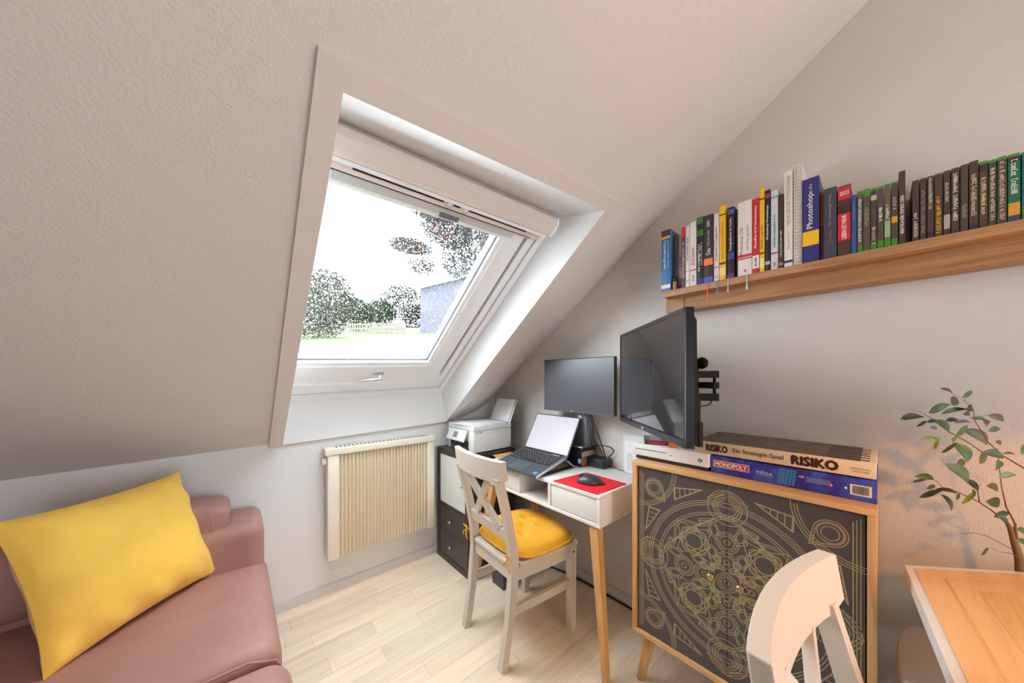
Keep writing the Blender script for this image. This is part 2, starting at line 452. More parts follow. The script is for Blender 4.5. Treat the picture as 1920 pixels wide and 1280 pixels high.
# handle on the sash
m_ = MB(); wbox(m_, 0.405, 0.47, 0.372, 0.392, 0.158, 0.166); m_.tube([W(0.44, 0.382, 0.16), W(0.44, 0.382, 0.120)], 0.009, 10)
m_.tube([W(0.445, 0.382, 0.124), W(0.40, 0.377, 0.120), W(0.33, 0.370, 0.122)], [0.009, 0.007, 0.005], 10)
o = wpart('handle', m_, mat('silver_handle', (205, 205, 212), 0.3, metal=0.6)); o['label'] = 'silver lever handle'
for a_, s_ in ((0.742, 0.50), (0.735, 0.90)):
    m_ = MB(); m_.tube([W(a_, s_, 0.160), W(a_, s_, 0.168)], 0.006, 10); wpart('screw_cap', m_, M_base)
# blind box along the top
prof = [(1.552, 0.165), (1.552, 0.118), (1.535, 0.100), (1.500, 0.094), (1.482, 0.100), (1.474, 0.112), (1.474, 0.165)]
M_blind = mat('blind_box_paint', (226, 214, 206), 0.35)
m_ = MB(); m_.sweep([[W(a, s + 0.0, n) for s, n in prof] for a in (-0.19, 0.900)])
wpart('blind_box', m_, M_blind)
pr2 = [((s - 1.512) * 1.12 + 1.512, (n - 0.13) * 1.1 + 0.13) for s, n in prof]
m_ = MB(); m_.sweep([[W(a, s, n) for s, n in pr2] for a in (0.900, 0.915)]); wpart('end_cap', m_, M_pvc)
m_ = MB(); wbox(m_, -0.18, 0.90, 1.460, 1.474, 0.110, 0.165); wpart('blind_rail', m_, M_pvc)
m_ = MB(); wbox(m_, -0.17, 0.885, 1.428, 1.462, 0.135, 0.165); wpart('vent_bar', m_, M_blind)
for a0, a1 in ((0.075, 0.385), (0.425, 0.455), (0.495, 0.80)):
    m_ = MB(); wbox(m_, a0, a1, 1.444, 1.450, 0.1335, 0.140); wpart('vent_slot', m_, M_seal)
for a0 in (0.405, 0.475):
    m_ = MB(); m_.tube([W(a0, 1.447, 0.135), W(a0, 1.447, 0.118)], 0.009, 10); wpart('knob', m_, M_trim)
m_ = MB(); wbox(m_, -0.1, 0.86, 1.418, 1.429, 0.150, 0.170); wpart('shadow_gap', m_, M_seal)
m_ = MB(); wbox(m_, 0.03, 0.76, 1.392, 1.418, 0.150, 0.172); wpart('blind_bottom_bar', m_, mat('blind_grey', (196, 198, 196), 0.5))
m_ = MB(); wbox(m_, 0.395, 0.478, 1.384, 1.401, 0.145, 0.151)
o = wpart('pull_grip', m_, mat('grip_grey', (112, 108, 120), 0.4))

# ---------------------------------------------------------------- outside, seen through the roof window
def leafcloud(mb, c, r, n, size, rg, holes=0.0):
    for i in range(n):
        while True:
            p = Vector((rg.uniform(-1, 1), rg.uniform(-1, 1), rg.uniform(-1, 1)))
            if 0.25 < p.length < 1: break
        q = Vector((c[0] + p.x * r[0], c[1] + p.y * r[1], c[2] + p.z * r[2]))
        u = Vector((rg.uniform(-1, 1), rg.uniform(-1, 1), rg.uniform(-1, 1))).normalized(); v = u.cross(Vector((0.3, 0.2, 1))).normalized()
        s_ = size * rg.uniform(0.6, 1.4)
        mb.add([q - u * s_, q - v * s_ * .5, q + u * s_, q + v * s_ * .5], [(0, 1, 2, 3)])
gp = [Vector((-3.22, 11.16, 1.66)), Vector((8.10, 1.33, 1.66)), Vector((63.37, 20.88, 8.12)), Vector((-12.13, 86.46, 8.12))]
g = MB(); V = [(-3.79, 11.66, 1.54), (-1.52, 9.69, 1.54), (0.74, 7.72, 1.54), (3.01, 5.75, 1.54), (5.84, 3.29, 1.54), (9.23, 0.34, 1.54), (-4.98, 19.31, 2.3), (-1.45, 16.25, 2.3), (2.07, 13.19, 2.3), (5.59, 10.13, 2.3), (10.0, 6.3, 2.3), (15.28, 1.71, 2.3), (-6.88, 31.56, 3.78), (-1.34, 26.75, 3.78), (4.19, 21.94, 3.78), (9.73, 17.13, 3.78), (16.65, 11.12, 3.78), (24.96, 3.91, 3.78), (-10.68, 56.06, 6.74), (-1.12, 47.75, 6.74), (8.45, 39.44, 6.74), (18.01, 31.14, 6.74), (29.96, 20.75, 6.74), (44.31, 8.29, 6.74), (-15.91, 89.74, 10.92), (-0.81, 76.62, 10.92), (14.29, 63.51, 10.92), (29.39, 50.39, 10.92), (48.27, 34.0, 10.92), (70.92, 14.32, 10.92)]
F = [(i * 6 + k, i * 6 + k + 1, (i + 1) * 6 + k + 1, (i + 1) * 6 + k) for i in range(4) for k in range(5)]
g.add(V, F); o = g.build('lawn', mat('grass', (54, 74, 28), 0.9, var=0.15, vscale=1.5)); tag(o, kind='structure')
rg = random.Random(4)
# picket fence
f0 = Vector((3.53, 38.41, 5.83)); f1 = Vector((12.00, 31.05, 5.83))
fe = thing('garden_fence', 'pale slatted garden fence beyond the lawn, seen through the roof window', 'fence', tuple(f0))
d_ = (f1 - f0); L_ = d_.length; d_.normalize(); nrm = Vector((d_.y, -d_.x, 0)); M_f = mat('fence_paint', (88, 86, 74), 0.8)
npk = 44
for i in range(npk):
    c = f0 + (f1 - f0) * (i / (npk - 1)); mb = MB()
    p = [c - d_ * .07, c + d_ * .07]
    mb.hexa([p[0] - nrm * .03, p[1] - nrm * .03, p[1] + nrm * .03, p[0] + nrm * .03] + [q + Vector((0, 0, 1.25)) for q in (p[0] - nrm * .03, p[1] - nrm * .03, p[1] + nrm * .03, p[0] + nrm * .03)])
    mb.build('picket', M_f, fe, world=True)
for z in (0.15, 0.6, 1.05):
    mb = MB(); q = [f0 + Vector((0, 0, z)) - nrm * .05, f1 + Vector((0, 0, z)) - nrm * .05]
    mb.hexa([q[0], q[1], q[1] + nrm * .1, q[0] + nrm * .1] + [v + Vector((0, 0, .16)) for v in (q[0], q[1], q[1] + nrm * .1, q[0] + nrm * .1)])
    mb.build('rail', M_f, fe, world=True)
def tree(name, label, cat, base, crowns, col, size, rg, trunk=0.12, group=None):
    t = thing(name, label, cat, tuple(base), group=group)
    mb = MB()
    for c, r, n in crowns: leafcloud(mb, c, r, n, size, rg)
    o = mb.build('foliage', mat('leaf_%s' % name, col, 0.8, rnd=0.0, var=0.3, vscale=0.8), t, world=True); o['kind'] = 'stuff'
    tp = crowns[0][0]
    MB().tube([base, (Vector(base) + tp) / 2, tp], [trunk, trunk * .8, trunk * .5], 8).build('trunk', mat('bark', (110, 98, 88), 0.9), t, world=True)
    return t
tree('birch_tree', 'pale slender birch tree at the left edge of the roof window view', 'tree', Vector((3.95, 27.45, 4.23)), [(Vector((4.01, 27.40, 7.70)), (2.3, 1.8, 2.4), 7000), (Vector((3.29, 28.02, 5.97)), (2.4, 1.8, 1.6), 3000)], (66, 70, 62), 0.11, rg, 0.12)
tree('garden_bush', 'rounded grey green bush behind the left half of the garden fence', 'bush', Vector((9.98, 40.76, 7.70)), [(Vector((9.88, 40.84, 9.17)), (2.2, 2, 2.1), 5500)], (34, 50, 30), 0.13, rg)
tree('garden_bush', 'bright yellow green bush behind the right half of the garden fence', 'bush', Vector((14.50, 46.10, 8.83)), [(Vector((14.50, 46.10, 10.86)), (2.4, 2, 2.0), 5500)], (92, 124, 20), 0.13, rg)
tree('garden_tree', 'dark reddish leafed tree standing behind the right end of the garden fence', 'tree', Vector((21.33, 52.09, 8.60)), [(Vector((20.70, 52.64, 14.20)), (4.4, 3, 3.4), 7500), (Vector((23.09, 50.56, 11.12)), (2.8, 2, 3.0), 3800)], (30, 25, 22), 0.15, rg, 0.2)
tree('conifer_tree', 'dark conifer whose hanging boughs fill the upper right of the roof window', 'tree', Vector((4.53, 5.75, 2.40)),
     [(Vector((3.57, 5.26, 5.59)), (0.60, 0.5, 1.0), 5200), (Vector((2.64, 5.41, 5.21)), (0.75, 0.5, 0.50), 5200), (Vector((1.89, 6.06, 4.75)), (0.60, 0.4, 0.17), 2200), (Vector((2.43, 5.60, 5.63)), (0.5, 0.4, 0.25), 1800),
      (Vector((2.88, 5.20, 4.36)), (0.55, 0.4, 0.5), 2600), (Vector((2.21, 5.78, 5.70)), (0.6, .3, .18), 1000), (Vector((2.17, 5.95, 4.25)), (0.4, .3, .25), 900)], (20, 23, 19), 0.03, rg, 0.15)
# neighbour's house beyond the trees
hs = thing('neighbour_house', 'pale lavender rendered house wall behind the trees in the window view', 'house', tuple(Vector((13.87, 24.13, 4.69))))
b0, b1 = Vector((14.17, 31.82, 5.38)), Vector((16.89, 21.51, 4.69))
dd = Vector((b1.x - b0.x, b1.y - b0.y, 0)).normalized(); nn = Vector((-dd.y, dd.x, 0)); Lh = (b1 - b0).length
def hb(mb, l0, l1, z0, z1, t0, t1):
    P = [b0 + dd * l + nn * t for l, t in ((l0, t0), (l1, t0), (l1, t1), (l0, t1))]
    return mb.hexa([Vector((p.x, p.y, z0)) for p in P] + [Vector((p.x, p.y, z1)) for p in P])
hb(MB(), 0, Lh, 1, Vector((13.80, 29.49, 11.38)).z, 0, 2.5).build('wall', mat('render', (72, 72, 82), 0.9), hs, world=True)
mb = MB(); z = Vector((13.80, 29.49, 11.38)).z
q = [b0 - dd * .5 - nn * .6, b0 + dd * (Lh + .5) - nn * .6, b0 + dd * (Lh + .5) + nn * 3, b0 - dd * .5 + nn * 3]
mb.hexa([Vector((q[0].x, q[0].y, z)), Vector((q[1].x, q[1].y, z)), Vector((q[2].x, q[2].y, z + 2)), Vector((q[3].x, q[3].y, z + 2)),
         Vector((q[0].x, q[0].y, z + .2)), Vector((q[1].x, q[1].y, z + .2)), Vector((q[2].x, q[2].y, z + 2.2)), Vector((q[3].x, q[3].y, z + 2.2))])
mb.build('roof', mat('slate', (130, 125, 135), 0.8), hs, world=True)
# ---------------------------------------------------------------- radiator on the knee wall
M_rad = mat('radiator_cream', (236, 222, 196), 0.45)
M_radw = mat('radiator_top_cream', (238, 230, 214), 0.45)
rad = thing('radiator', 'cream ribbed electric wall radiator hanging below the roof window', 'radiator', (-0.93, -0.05, 0.24))
MB().box(-1.252, -0.602, -0.066, -0.018, 0.235, 0.822).build('back_panel', M_rad, rad, world=True)
for x0, x1 in ((-1.254, -1.196), (-0.652, -0.600)):
    MB().rbox(x0, x1, -0.090, -0.040, 0.228, 0.822, 0.004, 2).build('side_panel', M_radw, rad, world=True)
MB().rbox(-1.268, -0.596, -0.096, -0.014, 0.822, 0.862, 0.006, 3).build('top_cover', M_radw, rad, world=True)
rib = None; n = 26
for i in range(n):
    x = -1.190 + (0.532) * (i + 0.5) / n
    if rib is None:
        mb = MB(); secs = []
        for z in (0, 0.58):
            secs.append([(0.0066 * math.cos(PI * k / 6), -0.020 * math.sin(PI * k / 6) ** .8, z) for k in range(7)])
        mb.sweep(secs, True); rib = mb.build('rib', M_rad, rad); rib.data.set_sharp_from_angle(angle=R(50)); o = rib
    else:
        o = rib.copy(); COL.objects.link(o)
    o.location = (x + 0.93, -0.066 + 0.05, 0.238 - 0.24)
M_slot = mat('slot_dark', (95, 88, 82), 0.8)
for i in range(26):
    x = -1.215 + 0.585 * (i + 0.5) / 26
    MB().box(x - 0.0045, x + 0.0045, -0.078, -0.040, 0.8615, 0.8628).build('vent_slot', M_slot, rad, world=True)
mb = MB(); mb.lathe([(0.020, 0), (0.020, 0.018), (0.016, 0.022)], 16, (-1.256, -0.055, 0.785), Matrix.Rotation(-PI / 2, 3, 'Y'))
mb.build('thermostat_knob', M_radw, rad, world=True, auto=40)
pts = [(-1.235, -0.06, 0.232)] + [(-1.235 + 0.042 * (1 - math.cos(t)), -0.055, 0.185 - 0.04 * math.sin(t)) for t in [PI * k / 10 for k in range(11)]] + [(-1.150, -0.06, 0.235)]
tag(MB().tube(pts, 0.0028, 6).build('power_cable', mat('cable_white', (225, 222, 215), 0.5), rad, world=True), None)

# ---------------------------------------------------------------- black-brown cube unit with insert and drawers
M_kal = mat('black_brown_foil', (62, 54, 50), 0.45, var=0.12, vscale=30, stretch=(1, 1, .15))
M_kal2 = mat('black_brown_front', (74, 64, 60), 0.4, var=0.1, vscale=30, stretch=(1, 1, .15))
k = thing('cube_shelf_unit', 'black-brown cube cabinet with white upper door under the printer', 'cabinet', (-0.35, -0.235, 0))
X0, X1, Y0, Y1 = -0.548, -0.16, -0.438, -0.033
MB().box(X0, X1, Y0, Y1, 0.732, 0.770).build('top_panel', M_kal, k, world=True)
MB().box(X0, X1, Y0, Y1, 0.0, 0.038).build('bottom_panel', M_kal, k, world=True)
MB().box(X0, X1, Y0, Y0 + .038, 0.038, 0.732).build('side_panel', M_kal, k, world=True)
MB().box(X0, X1, Y1 - .038, Y1, 0.038, 0.732).build('side_panel', M_kal, k, world=True)
MB().box(X0 + .002, X1, Y0 + .038, Y1 - .038, 0.377, 0.393).build('shelf', M_kal, k, world=True)
MB().box(X1 - .01, X1 - .004, Y0 + .038, Y1 - .038, 0.038, 0.732).build('back_panel', M_kal, k, world=True)
d = MB().box(X0 + .004, X0 + .02, Y0 + .041, Y1 - .041, 0.396, 0.729).build('door', mat('door_white', (230, 234, 232), 0.35), k, world=True); d['label'] = 'white flat door'
MB().lathe([(0.004, 0), (0.004, 0.010), (0.008, 0.014), (0.007, 0.018)], 12, (X0 + .004, -0.375, 0.565), Matrix.Rotation(-PI / 2, 3, 'Y')).build('knob', M_chrome, d, world=True)
for z0, z1 in ((0.041, 0.207), (0.210, 0.374)):
    d = MB().box(X0 + .003, X0 + .33, Y0 + .041, Y1 - .041, z0, z1).build('drawer', M_kal2, k, world=True)
    zc = (z0 + z1) / 2 + 0.005
    MB().tube([(X0 + .003, -0.235, zc), (X0 - .018, -0.235, zc)], 0.004, 8).tube([(X0 - .018, -0.252, zc - .004), (X0 - .020, -0.218, zc + .004)], [0.007, 0.005], 8).build('handle', M_chrome, d, world=True)

# ---------------------------------------------------------------- printer on the cube unit
M_prn = mat('printer_white', (222, 224, 222), 0.4)
p = thing('printer', 'white multifunction printer with paper sheets on its lid, on the cube cabinet', 'printer', (-0.34, -0.26, 0.77))
PX0, PX1, PY0, PY1 = -0.498, -0.178, -0.418, -0.100
MB().rbox(PX0 + .012, PX1, PY0, PY1, 0.776, 0.912, 0.006, 3).build('body', M_prn, p, world=True)
MB().rbox(PX0 + .004, PX1, PY0 + .001, PY1 - .001, 0.9135, 0.948, 0.004, 2).build('scanner_lid', M_prn, p, world=True)
MB().box(PX0 + .02, PX1 - .01, PY0 + .012, PY1 - .012, 0.77, 0.777).build('foot', M_dark, p, world=True)
MB().rbox(PX0 + .001, PX0 + .03, PY0 + .001, PY0 + .055, 0.774, 0.914, 0.006, 2).build('side_cheek', M_prn, p, world=True)
MB().rbox(PX0 + .001, PX0 + .03, PY1 - .030, PY1 - .001, 0.774, 0.914, 0.006, 2).build('side_cheek', M_prn, p, world=True)
Mx = Matrix.Rotation(R(24), 3, 'Y')
cp = MB().rbox(-0.518, -0.507, -0.350, -0.132, 0.838, 0.916, 0.004, 2, Mx).build('control_panel', M_prn, p, world=True)
mb = MB(); mb.cbox((-0.5185, -0.235, 0.881), 0.002, 0.046, 0.040, Mx); mb.build('display', mat('display_grey', (120, 130, 138), 0.2), cp, world=True)
MB().box(PX0 + .004, PX0 + .012, -0.345, -0.135, 0.784, 0.842).build('paper_slot', mat('slot_blue_black', (52, 54, 74), 0.5), p, world=True)
t_ = MB().rbox(PX0 - .006, PX0 + .03, -0.345, -0.150, 0.7715, 0.800, 0.003, 2).build('paper_tray', mat('tray_grey', (70, 72, 76), 0.4), p, world=True)
text(1, 0.044, 0.011, (-0.452, PY0, 0.905), (1, 0, 0), (0, 0, 1), M_dark, p, 'badge_lettering', bold=.0003)
MB().box(PX0 + .06, PX1 - .004, PY0 - .0004, PY0 + .002, 0.898, 0.8995).build('seam', mat('seam_grey', (170, 170, 168), .6), p, world=True)
# rear paper support with a sheet
bs = [(-0.178, -0.375), (-0.178, -0.150)]
mb = MB().hexa([(-0.168, -0.395, 0.945), (-0.168, -0.155, 0.945), (-0.164, -0.155, 0.945), (-0.164, -0.395, 0.945), (-0.092, -0.385, 1.098), (-0.092, -0.160, 1.098), (-0.088, -0.160, 1.098), (-0.088, -0.385, 1.098)])
sup = mb.build('paper_support', M_prn, p, world=True)
pt = thing('paper_sheet', 'blank paper sheet standing in the rear feeder of the printer', 'paper', (-0.17, -0.27, 0.95))
MB().hexa([(-0.171, -0.378, 0.949), (-0.171, -0.165, 0.949), (-0.1695, -0.165, 0.949), (-0.1695, -0.378, 0.949), (-0.098, -0.372, 1.103), (-0.098, -0.168, 1.103), (-0.0965, -0.168, 1.103), (-0.0965, -0.372, 1.103)]).build('sheet', M_paper, pt, world=True)
for i, (dx, rz, z, lab) in enumerate(((0.0, 4, 0.9485, 'lowest loose paper sheet on the printer lid, edge jutting over the front'),
                                ((0.03), -9, 0.9500, 'topmost loose paper sheet on the printer lid, turned askew'))):
    mb = MB(); nx, ny = 8, 8; Vv = []; c, s_ = math.cos(R(rz)), math.sin(R(rz))
    for ii in range(nx + 1):
        for jj in range(ny + 1):
            x = (ii / nx - .5) * 0.297; yy = (jj / ny - .5) * 0.21
            zz = z + 0.0015 * i + 0.0015 * max(0, -x / .15) ** 3
            Vv.append((-0.355 + dx + x * c - yy * s_, -0.285 + x * s_ + yy * c, zz))
    mb.add(Vv, [(a * (ny + 1) + b_, (a + 1) * (ny + 1) + b_, (a + 1) * (ny + 1) + b_ + 1, a * (ny + 1) + b_ + 1) for a in range(nx) for b_ in range(ny)], True)
    o = mb.build('paper_sheet', M_paper); md = o.modifiers.new('thick', 'SOLIDIFY'); md.thickness = 0.0006
    tag(o, lab, 'paper', 'loose sheets on the printer')

# ---------------------------------------------------------------- desk
M_oak = wood('oak_leg', (222, 172, 112), (196, 140, 84), 'Z', 1.0, 0.45)
dk = thing('desk', 'white writing desk with angled oak legs, open middle compartment and two drawers', 'desk', (-0.25, -0.93, 0))
DX0, DX1, DY0, DY1 = -0.466, -0.03, -1.333, -0.515
ZT, ZB = 0.750, 0.610
MB().rbox(DX0, DX1, DY0, DY1, ZT - .015, ZT, 0.002, 2).build('top_panel', M_white, dk, world=True)
MB().rbox(DX0, DX1, DY0, DY1, ZB, ZB + .015, 0.002, 2).build('bottom_panel', M_white, dk, world=True)
MB().rbox(DX0, DX1, DY0, DY0 + .015, ZB + .015, ZT - .015, 0.001, 1).build('side_panel', M_white, dk, world=True)
MB().rbox(DX0, DX1, DY1 - .015, DY1, ZB + .015, ZT - .015, 0.001, 1).build('side_panel', M_white, dk, world=True)
MB().box(DX1 - .012, DX1 - .001, DY0 + .015, DY1 - .015, ZB + .015, ZT - .015).build('back_panel', M_white, dk, world=True)
for yy in (-1.046, -0.820):
    MB().box(DX0 + .001, DX1 - .012, yy, yy + .015, ZB + .015, ZT - .015).build('divider', M_white, dk, world=True)
for y0, y1 in ((-1.316, -1.048), (-0.803, -0.532)):
    MB().rbox(DX0 + .006, DX0 + .34, y0, y1, ZB + .018, ZT - .018, 0.0015, 1).build('drawer', M_white, dk, world=True)
def leg(mb, top, foot, w0, w1):
    a_ = Vector(top); b_ = Vector(foot)
    return mb.sweep([[(q.x + sx * w_ / 2, q.y + sy * w_ / 2, q.z) for sx, sy in ((-1, -1), (1, -1), (1, 1), (-1, 1))] for q, w_ in ((a_, w0), (b_, w1))])
for tx, ty, fx, fy in ((-0.435, -1.292, -0.497, -1.385), (-0.435, -0.555, -0.512, -0.462), (-0.07, -1.292, -0.035, -1.345), (-0.07, -0.555, -0.035, -0.50)):
    leg(MB(), (tx, ty, ZB), (fx, fy, 0.0), 0.042, 0.024).build('leg', M_oak, dk, world=True)

# dark waste bin under the desk
b_ = thing('waste_bin', 'small dark grey box-shaped bin on the floor under the desk', 'bin', (-0.37, -0.60, 0))
bin_m = mat('bin_grey', (72, 70, 76), 0.5)
mb = MB()
o_ = [(-0.455, -0.665), (-0.285, -0.665), (-0.285, -0.545), (-0.455, -0.545)]
i_ = [(-0.450, -0.660), (-0.290, -0.660), (-0.290, -0.550), (-0.450, -0.550)]
def taper(pl, z, k_): 
    cx, cy = -0.37, -0.605
    return [(cx + (x - cx) * k_, cy + (y - cy) * k_, z) for x, y in pl]
V = taper(o_, 0, .88) + taper(o_, .24, 1) + taper(i_, .24, 1) + taper(i_, .01, .86)
F = [(3, 2, 1, 0)] + [(a + i, a + (i + 1) % 4, a + 4 + (i + 1) % 4, a + 4 + i) for a in (0, 4, 8) for i in range(4)] + [(12, 13, 14, 15)]
mb.add(V, F).build('body', bin_m, b_, world=True)
mb = MB(); 
for a0, a1 in (((-0.459, -0.669), (-0.281, -0.661)), ((-0.459, -0.549), (-0.281, -0.541)), ((-0.459, -0.669), (-0.451, -0.541)), ((-0.289, -0.669), (-0.281, -0.541))):
    mb.box(a0[0], a1[0], a0[1], a1[1], 0.232, 0.243)
mb.build('rim', bin_m, b_, world=True)
# black cable along the baseboard
o = MB().tube([(-0.10, -0.62, 0.012), (-0.06, -0.70, 0.010), (-0.035, -0.80, 0.008), (-0.024, -0.95, 0.007), (-0.022, -1.15, 0.007), (-0.022, -1.40, 0.007)], 0.006, 8).build('floor_cable', M_black)
tag(o, 'black cable lying on the floor along the baseboard behind the desk', 'cable')

# ---------------------------------------------------------------- x-back chairs
def skewbox(mb, p0, p1, w0, w1, d0, d1):
    """post from p0 to p1, w along x, d along y"""
    q = []
    for p_, w_, dd_ in ((p0, w0, d0), (p1, w1, d1)):
        q += [(p_[0] + sx * w_ / 2, p_[1] + sy * dd_ / 2, p_[2]) for sx, sy in ((-1, -1), (1, -1), (1, 1), (-1, 1))]
    return mb.hexa(q)
def make_chair(label, group):
    """local: front = +y, origin on the floor under the back posts' middle; back leans to -y"""
    t = thing('dining_chair', label, 'chair', group=group)
    path = [(0.0, -0.005), (0.2, 0.030), (0.40, 0.050), (0.50, 0.044), (0.66, 0.012), (0.832, -0.034)]
    for sx in (-1, 1):
        secs = []
        for z, yy in path:
            sz = 0.036 if z > .3 else 0.034; dy = 0.042 if 0.2 < z < 0.6 else 0.034
            xx = sx * (0.158 + 0.010 * (z / .84))
            secs.append([(xx - .016, yy - dy / 2, z), (xx + .016, yy - dy / 2, z), (xx + .016, yy + dy / 2, z), (xx - .016, yy + dy / 2, z)])
        MB().sweep(secs).build('back_post', M_chair, t)
        MB().sweep([[(sx * 0.180 + a * w_, 0.405 + b * w_, z) for a, b in ((-1, -1), (1, -1), (1, 1), (-1, 1))] for z, w_ in ((0, .0165), (.42, .0185))]).build('leg', M_chair, t)
        skewbox(MB(), (sx * 0.160, 0.045, 0.218), (sx * 0.160, 0.045, 0.254), .018, .018, .02, .02)
        MB().hexa([(sx * 0.152, 0.04, 0.215), (sx * 0.170, 0.04, 0.215), (sx * 0.188, 0.40, 0.215), (sx * 0.170, 0.40, 0.215), (sx * 0.152, 0.04, 0.255), (sx * 0.170, 0.04, 0.255), (sx * 0.188, 0.40, 0.255), (sx * 0.170, 0.40, 0.255)]).build('stretcher', M_chair, t)
        ap = MB().hexa([(sx * 0.154, 0.04, 0.365), (sx * 0.172, 0.04, 0.365), (sx * 0.192, 0.40, 0.365), (sx * 0.174, 0.40, 0.365), (sx * 0.154, 0.04, 0.425), (sx * 0.172, 0.04, 0.425), (sx * 0.192, 0.40, 0.425), (sx * 0.174, 0.40, 0.425)]).build('seat_rail', M_chair, t)
        for q, xx in ((0.052, .176), (0.402, .199)):
            MB().lathe([(0.005, 0), (0.005, 0.0015)], 10, (sx * xx, q, 0.395), Matrix.Rotation(sx * PI / 2, 3, 'Y')).build('bolt', M_black, t)
    MB().box(-0.142, 0.142, 0.040, 0.058, 0.365, 0.425).build('seat_rail', M_chair, t)
    MB().box(-0.165, 0.165, 0.397, 0.415, 0.365, 0.425).build('seat_rail', M_chair, t)
    mb = MB()
    pl = [(-0.136, 0.030), (0.136, 0.030), (0.140, 0.072), (0.184, 0.074), (0.208, 0.40), (0.204, 0.428), (0.190, 0.436), (-0.190, 0.436), (-0.204, 0.428), (-0.208, 0.40), (-0.184, 0.074), (-0.140, 0.072)]
    mb.prism(pl, 0.425, 0.446); st = mb.build('seat', M_chair, t)
    md = st.modifiers.new('b', 'BEVEL'); md.width = 0.005; md.segments = 2
    # lower back rail and the x
    MB().hexa([(-0.148, 0.020, 0.545), (0.148, 0.020, 0.545), (0.148, 0.042, 0.545), (-0.148, 0.042, 0.545), (-0.148, 0.010, 0.595), (0.148, 0.010, 0.595), (0.148, 0.032, 0.595), (-0.148, 0.032, 0.595)]).build('lower_rail', M_chair, t)
    for sx in (-1, 1):
        b0_, b1_ = Vector((-sx * 0.105, 0.022, 0.590)), Vector((sx * 0.105, -0.044, 0.828))
        dr = (b1_ - b0_).normalized(); side = dr.cross(Vector((0, 1, 0))).normalized() * 0.017; fw_ = Vector((0, 0.009, 0.0015)); off = Vector((0, 0.003 * sx, 0))
        MB().hexa([b0_ + off - side - fw_, b0_ + off + side - fw_, b0_ + off + side + fw_, b0_ + off - side + fw_, b1_ + off - side - fw_, b1_ + off + side - fw_, b1_ + off + side + fw_, b1_ + off - side + fw_]).build('cross_slat', M_chair, t)
    # curved top rail
    secs = []
    nseg = 14
    for i in range(nseg + 1):
        u = -1 + 2 * i / nseg; x = u * 0.204; yc = -0.030 - 0.028 * (1 - u * u) + 0.002
        zb = 0.812 + (0.018 * (1 - min(1, (1 - abs(u)) * 6)))
        th_ = 0.014
        secs.append([(x, yc - th_ + .006, zb), (x, yc + th_ + .006, zb), (x, yc + th_ - .006, 0.912), (x, yc - th_ - .006, 0.912)])
    o = MB().sweep(secs).build('top_rail', M_chair, t)
    md = o.modifiers.new('b', 'BEVEL'); md.width = 0.003; md.segments = 2; md.limit_method = 'ANGLE'; md.angle_limit = R(40)
    return t
ch = make_chair('white x-back chair with yellow seat cushion at the desk', 'white x-back chairs')
ch.location = (-0.762, -0.897, 0); ch.rotation_euler = (0, 0, R(-90 - 3.5))
def copy_tree(o, parent=None):
    c = o.copy(); COL.objects.link(c)
    if parent is not None: c.parent = parent
    for q in list(o.children): copy_tree(q, c)
    return c
ch2 = copy_tree(ch)
ch2['label'] = 'white x-back chair with bare back, closest to the camera, pushed to the table'
ch2.location = (-0.957, -2.072, 0); ch2.rotation_euler = (0, 0, R(180 - 4))

# yellow tufted seat cushion with ties
M_yel = mat('yellow_velvet', (232, 172, 36), 0.8, sheen=0.15, var=0.08, vscale=12, bump=0.1, bscale=300)
def cu(x, yy, z): # chair-local to world
    return mw(ch) @ Vector((x, yy, z))
cs = thing('seat_cushion', 'tufted mustard yellow seat pad tied to the desk chair', 'cushion', tuple(cu(0, .24, .446)), R(-93.5))
mb = MB(); nr, nt_ = 16, 56; V = []; tuf = [(-.065, -.07), (.065, -.07), (-.065, .07), (.065, .07), (0, 0)]
def sup(t, p_=3.4):
    c, s_ = math.cos(t), math.sin(t); k_ = (abs(c) ** p_ + abs(s_) ** p_) ** (-1 / p_); return c * k_, s_ * k_
for side in (1, -1):
    for i in range(nr + 1):
        r_ = (i / nr) ** 0.8
        for j in range(nt_):
            cx, cy = sup(2 * PI * j / nt_); x, yy = cx * .208 * r_, cy * .196 * r_
            if side > 0:
                h = 0.052 * (max(0, 1 - r_ ** 5) ** 0.5)
                for tx, ty in tuf: h -= 0.030 * math.exp(-((x - tx) ** 2 + (yy - ty) ** 2) / .0009) + .010 * math.exp(-(abs(x - tx) * abs(yy - ty)) / .00006 - ((x - tx) ** 2 + (yy - ty) ** 2) / .006)
                z = 0.016 + max(h, 0) + .0015 * math.sin(j * 2.1) * r_ ** 6
            else: z = 0.016 - 0.014 * (max(0, 1 - r_ ** 6) ** .5)
            V.append((x, yy + .012, z))
nn_ = (nr + 1) * nt_
F = []
for o_s, fl_ in ((0, 0), (nn_, 1)):
    for i in range(nr):
        for j in range(nt_):
            q = (o_s + i * nt_ + j, o_s + i * nt_ + (j + 1) % nt_, o_s + (i + 1) * nt_ + (j + 1) % nt_, o_s + (i + 1) * nt_ + j)
            F.append(q if not fl_ else q[::-1])
mb.add(V, F, True).build('pad', M_yel, cs)
pip = [(sup(2 * PI * j / 60)[0] * .211, sup(2 * PI * j / 60)[1] * .199 + .012, .016) for j in range(61)]
MB().tube(pip, 0.004, 6, cap=False).build('piping', M_yel, cs)
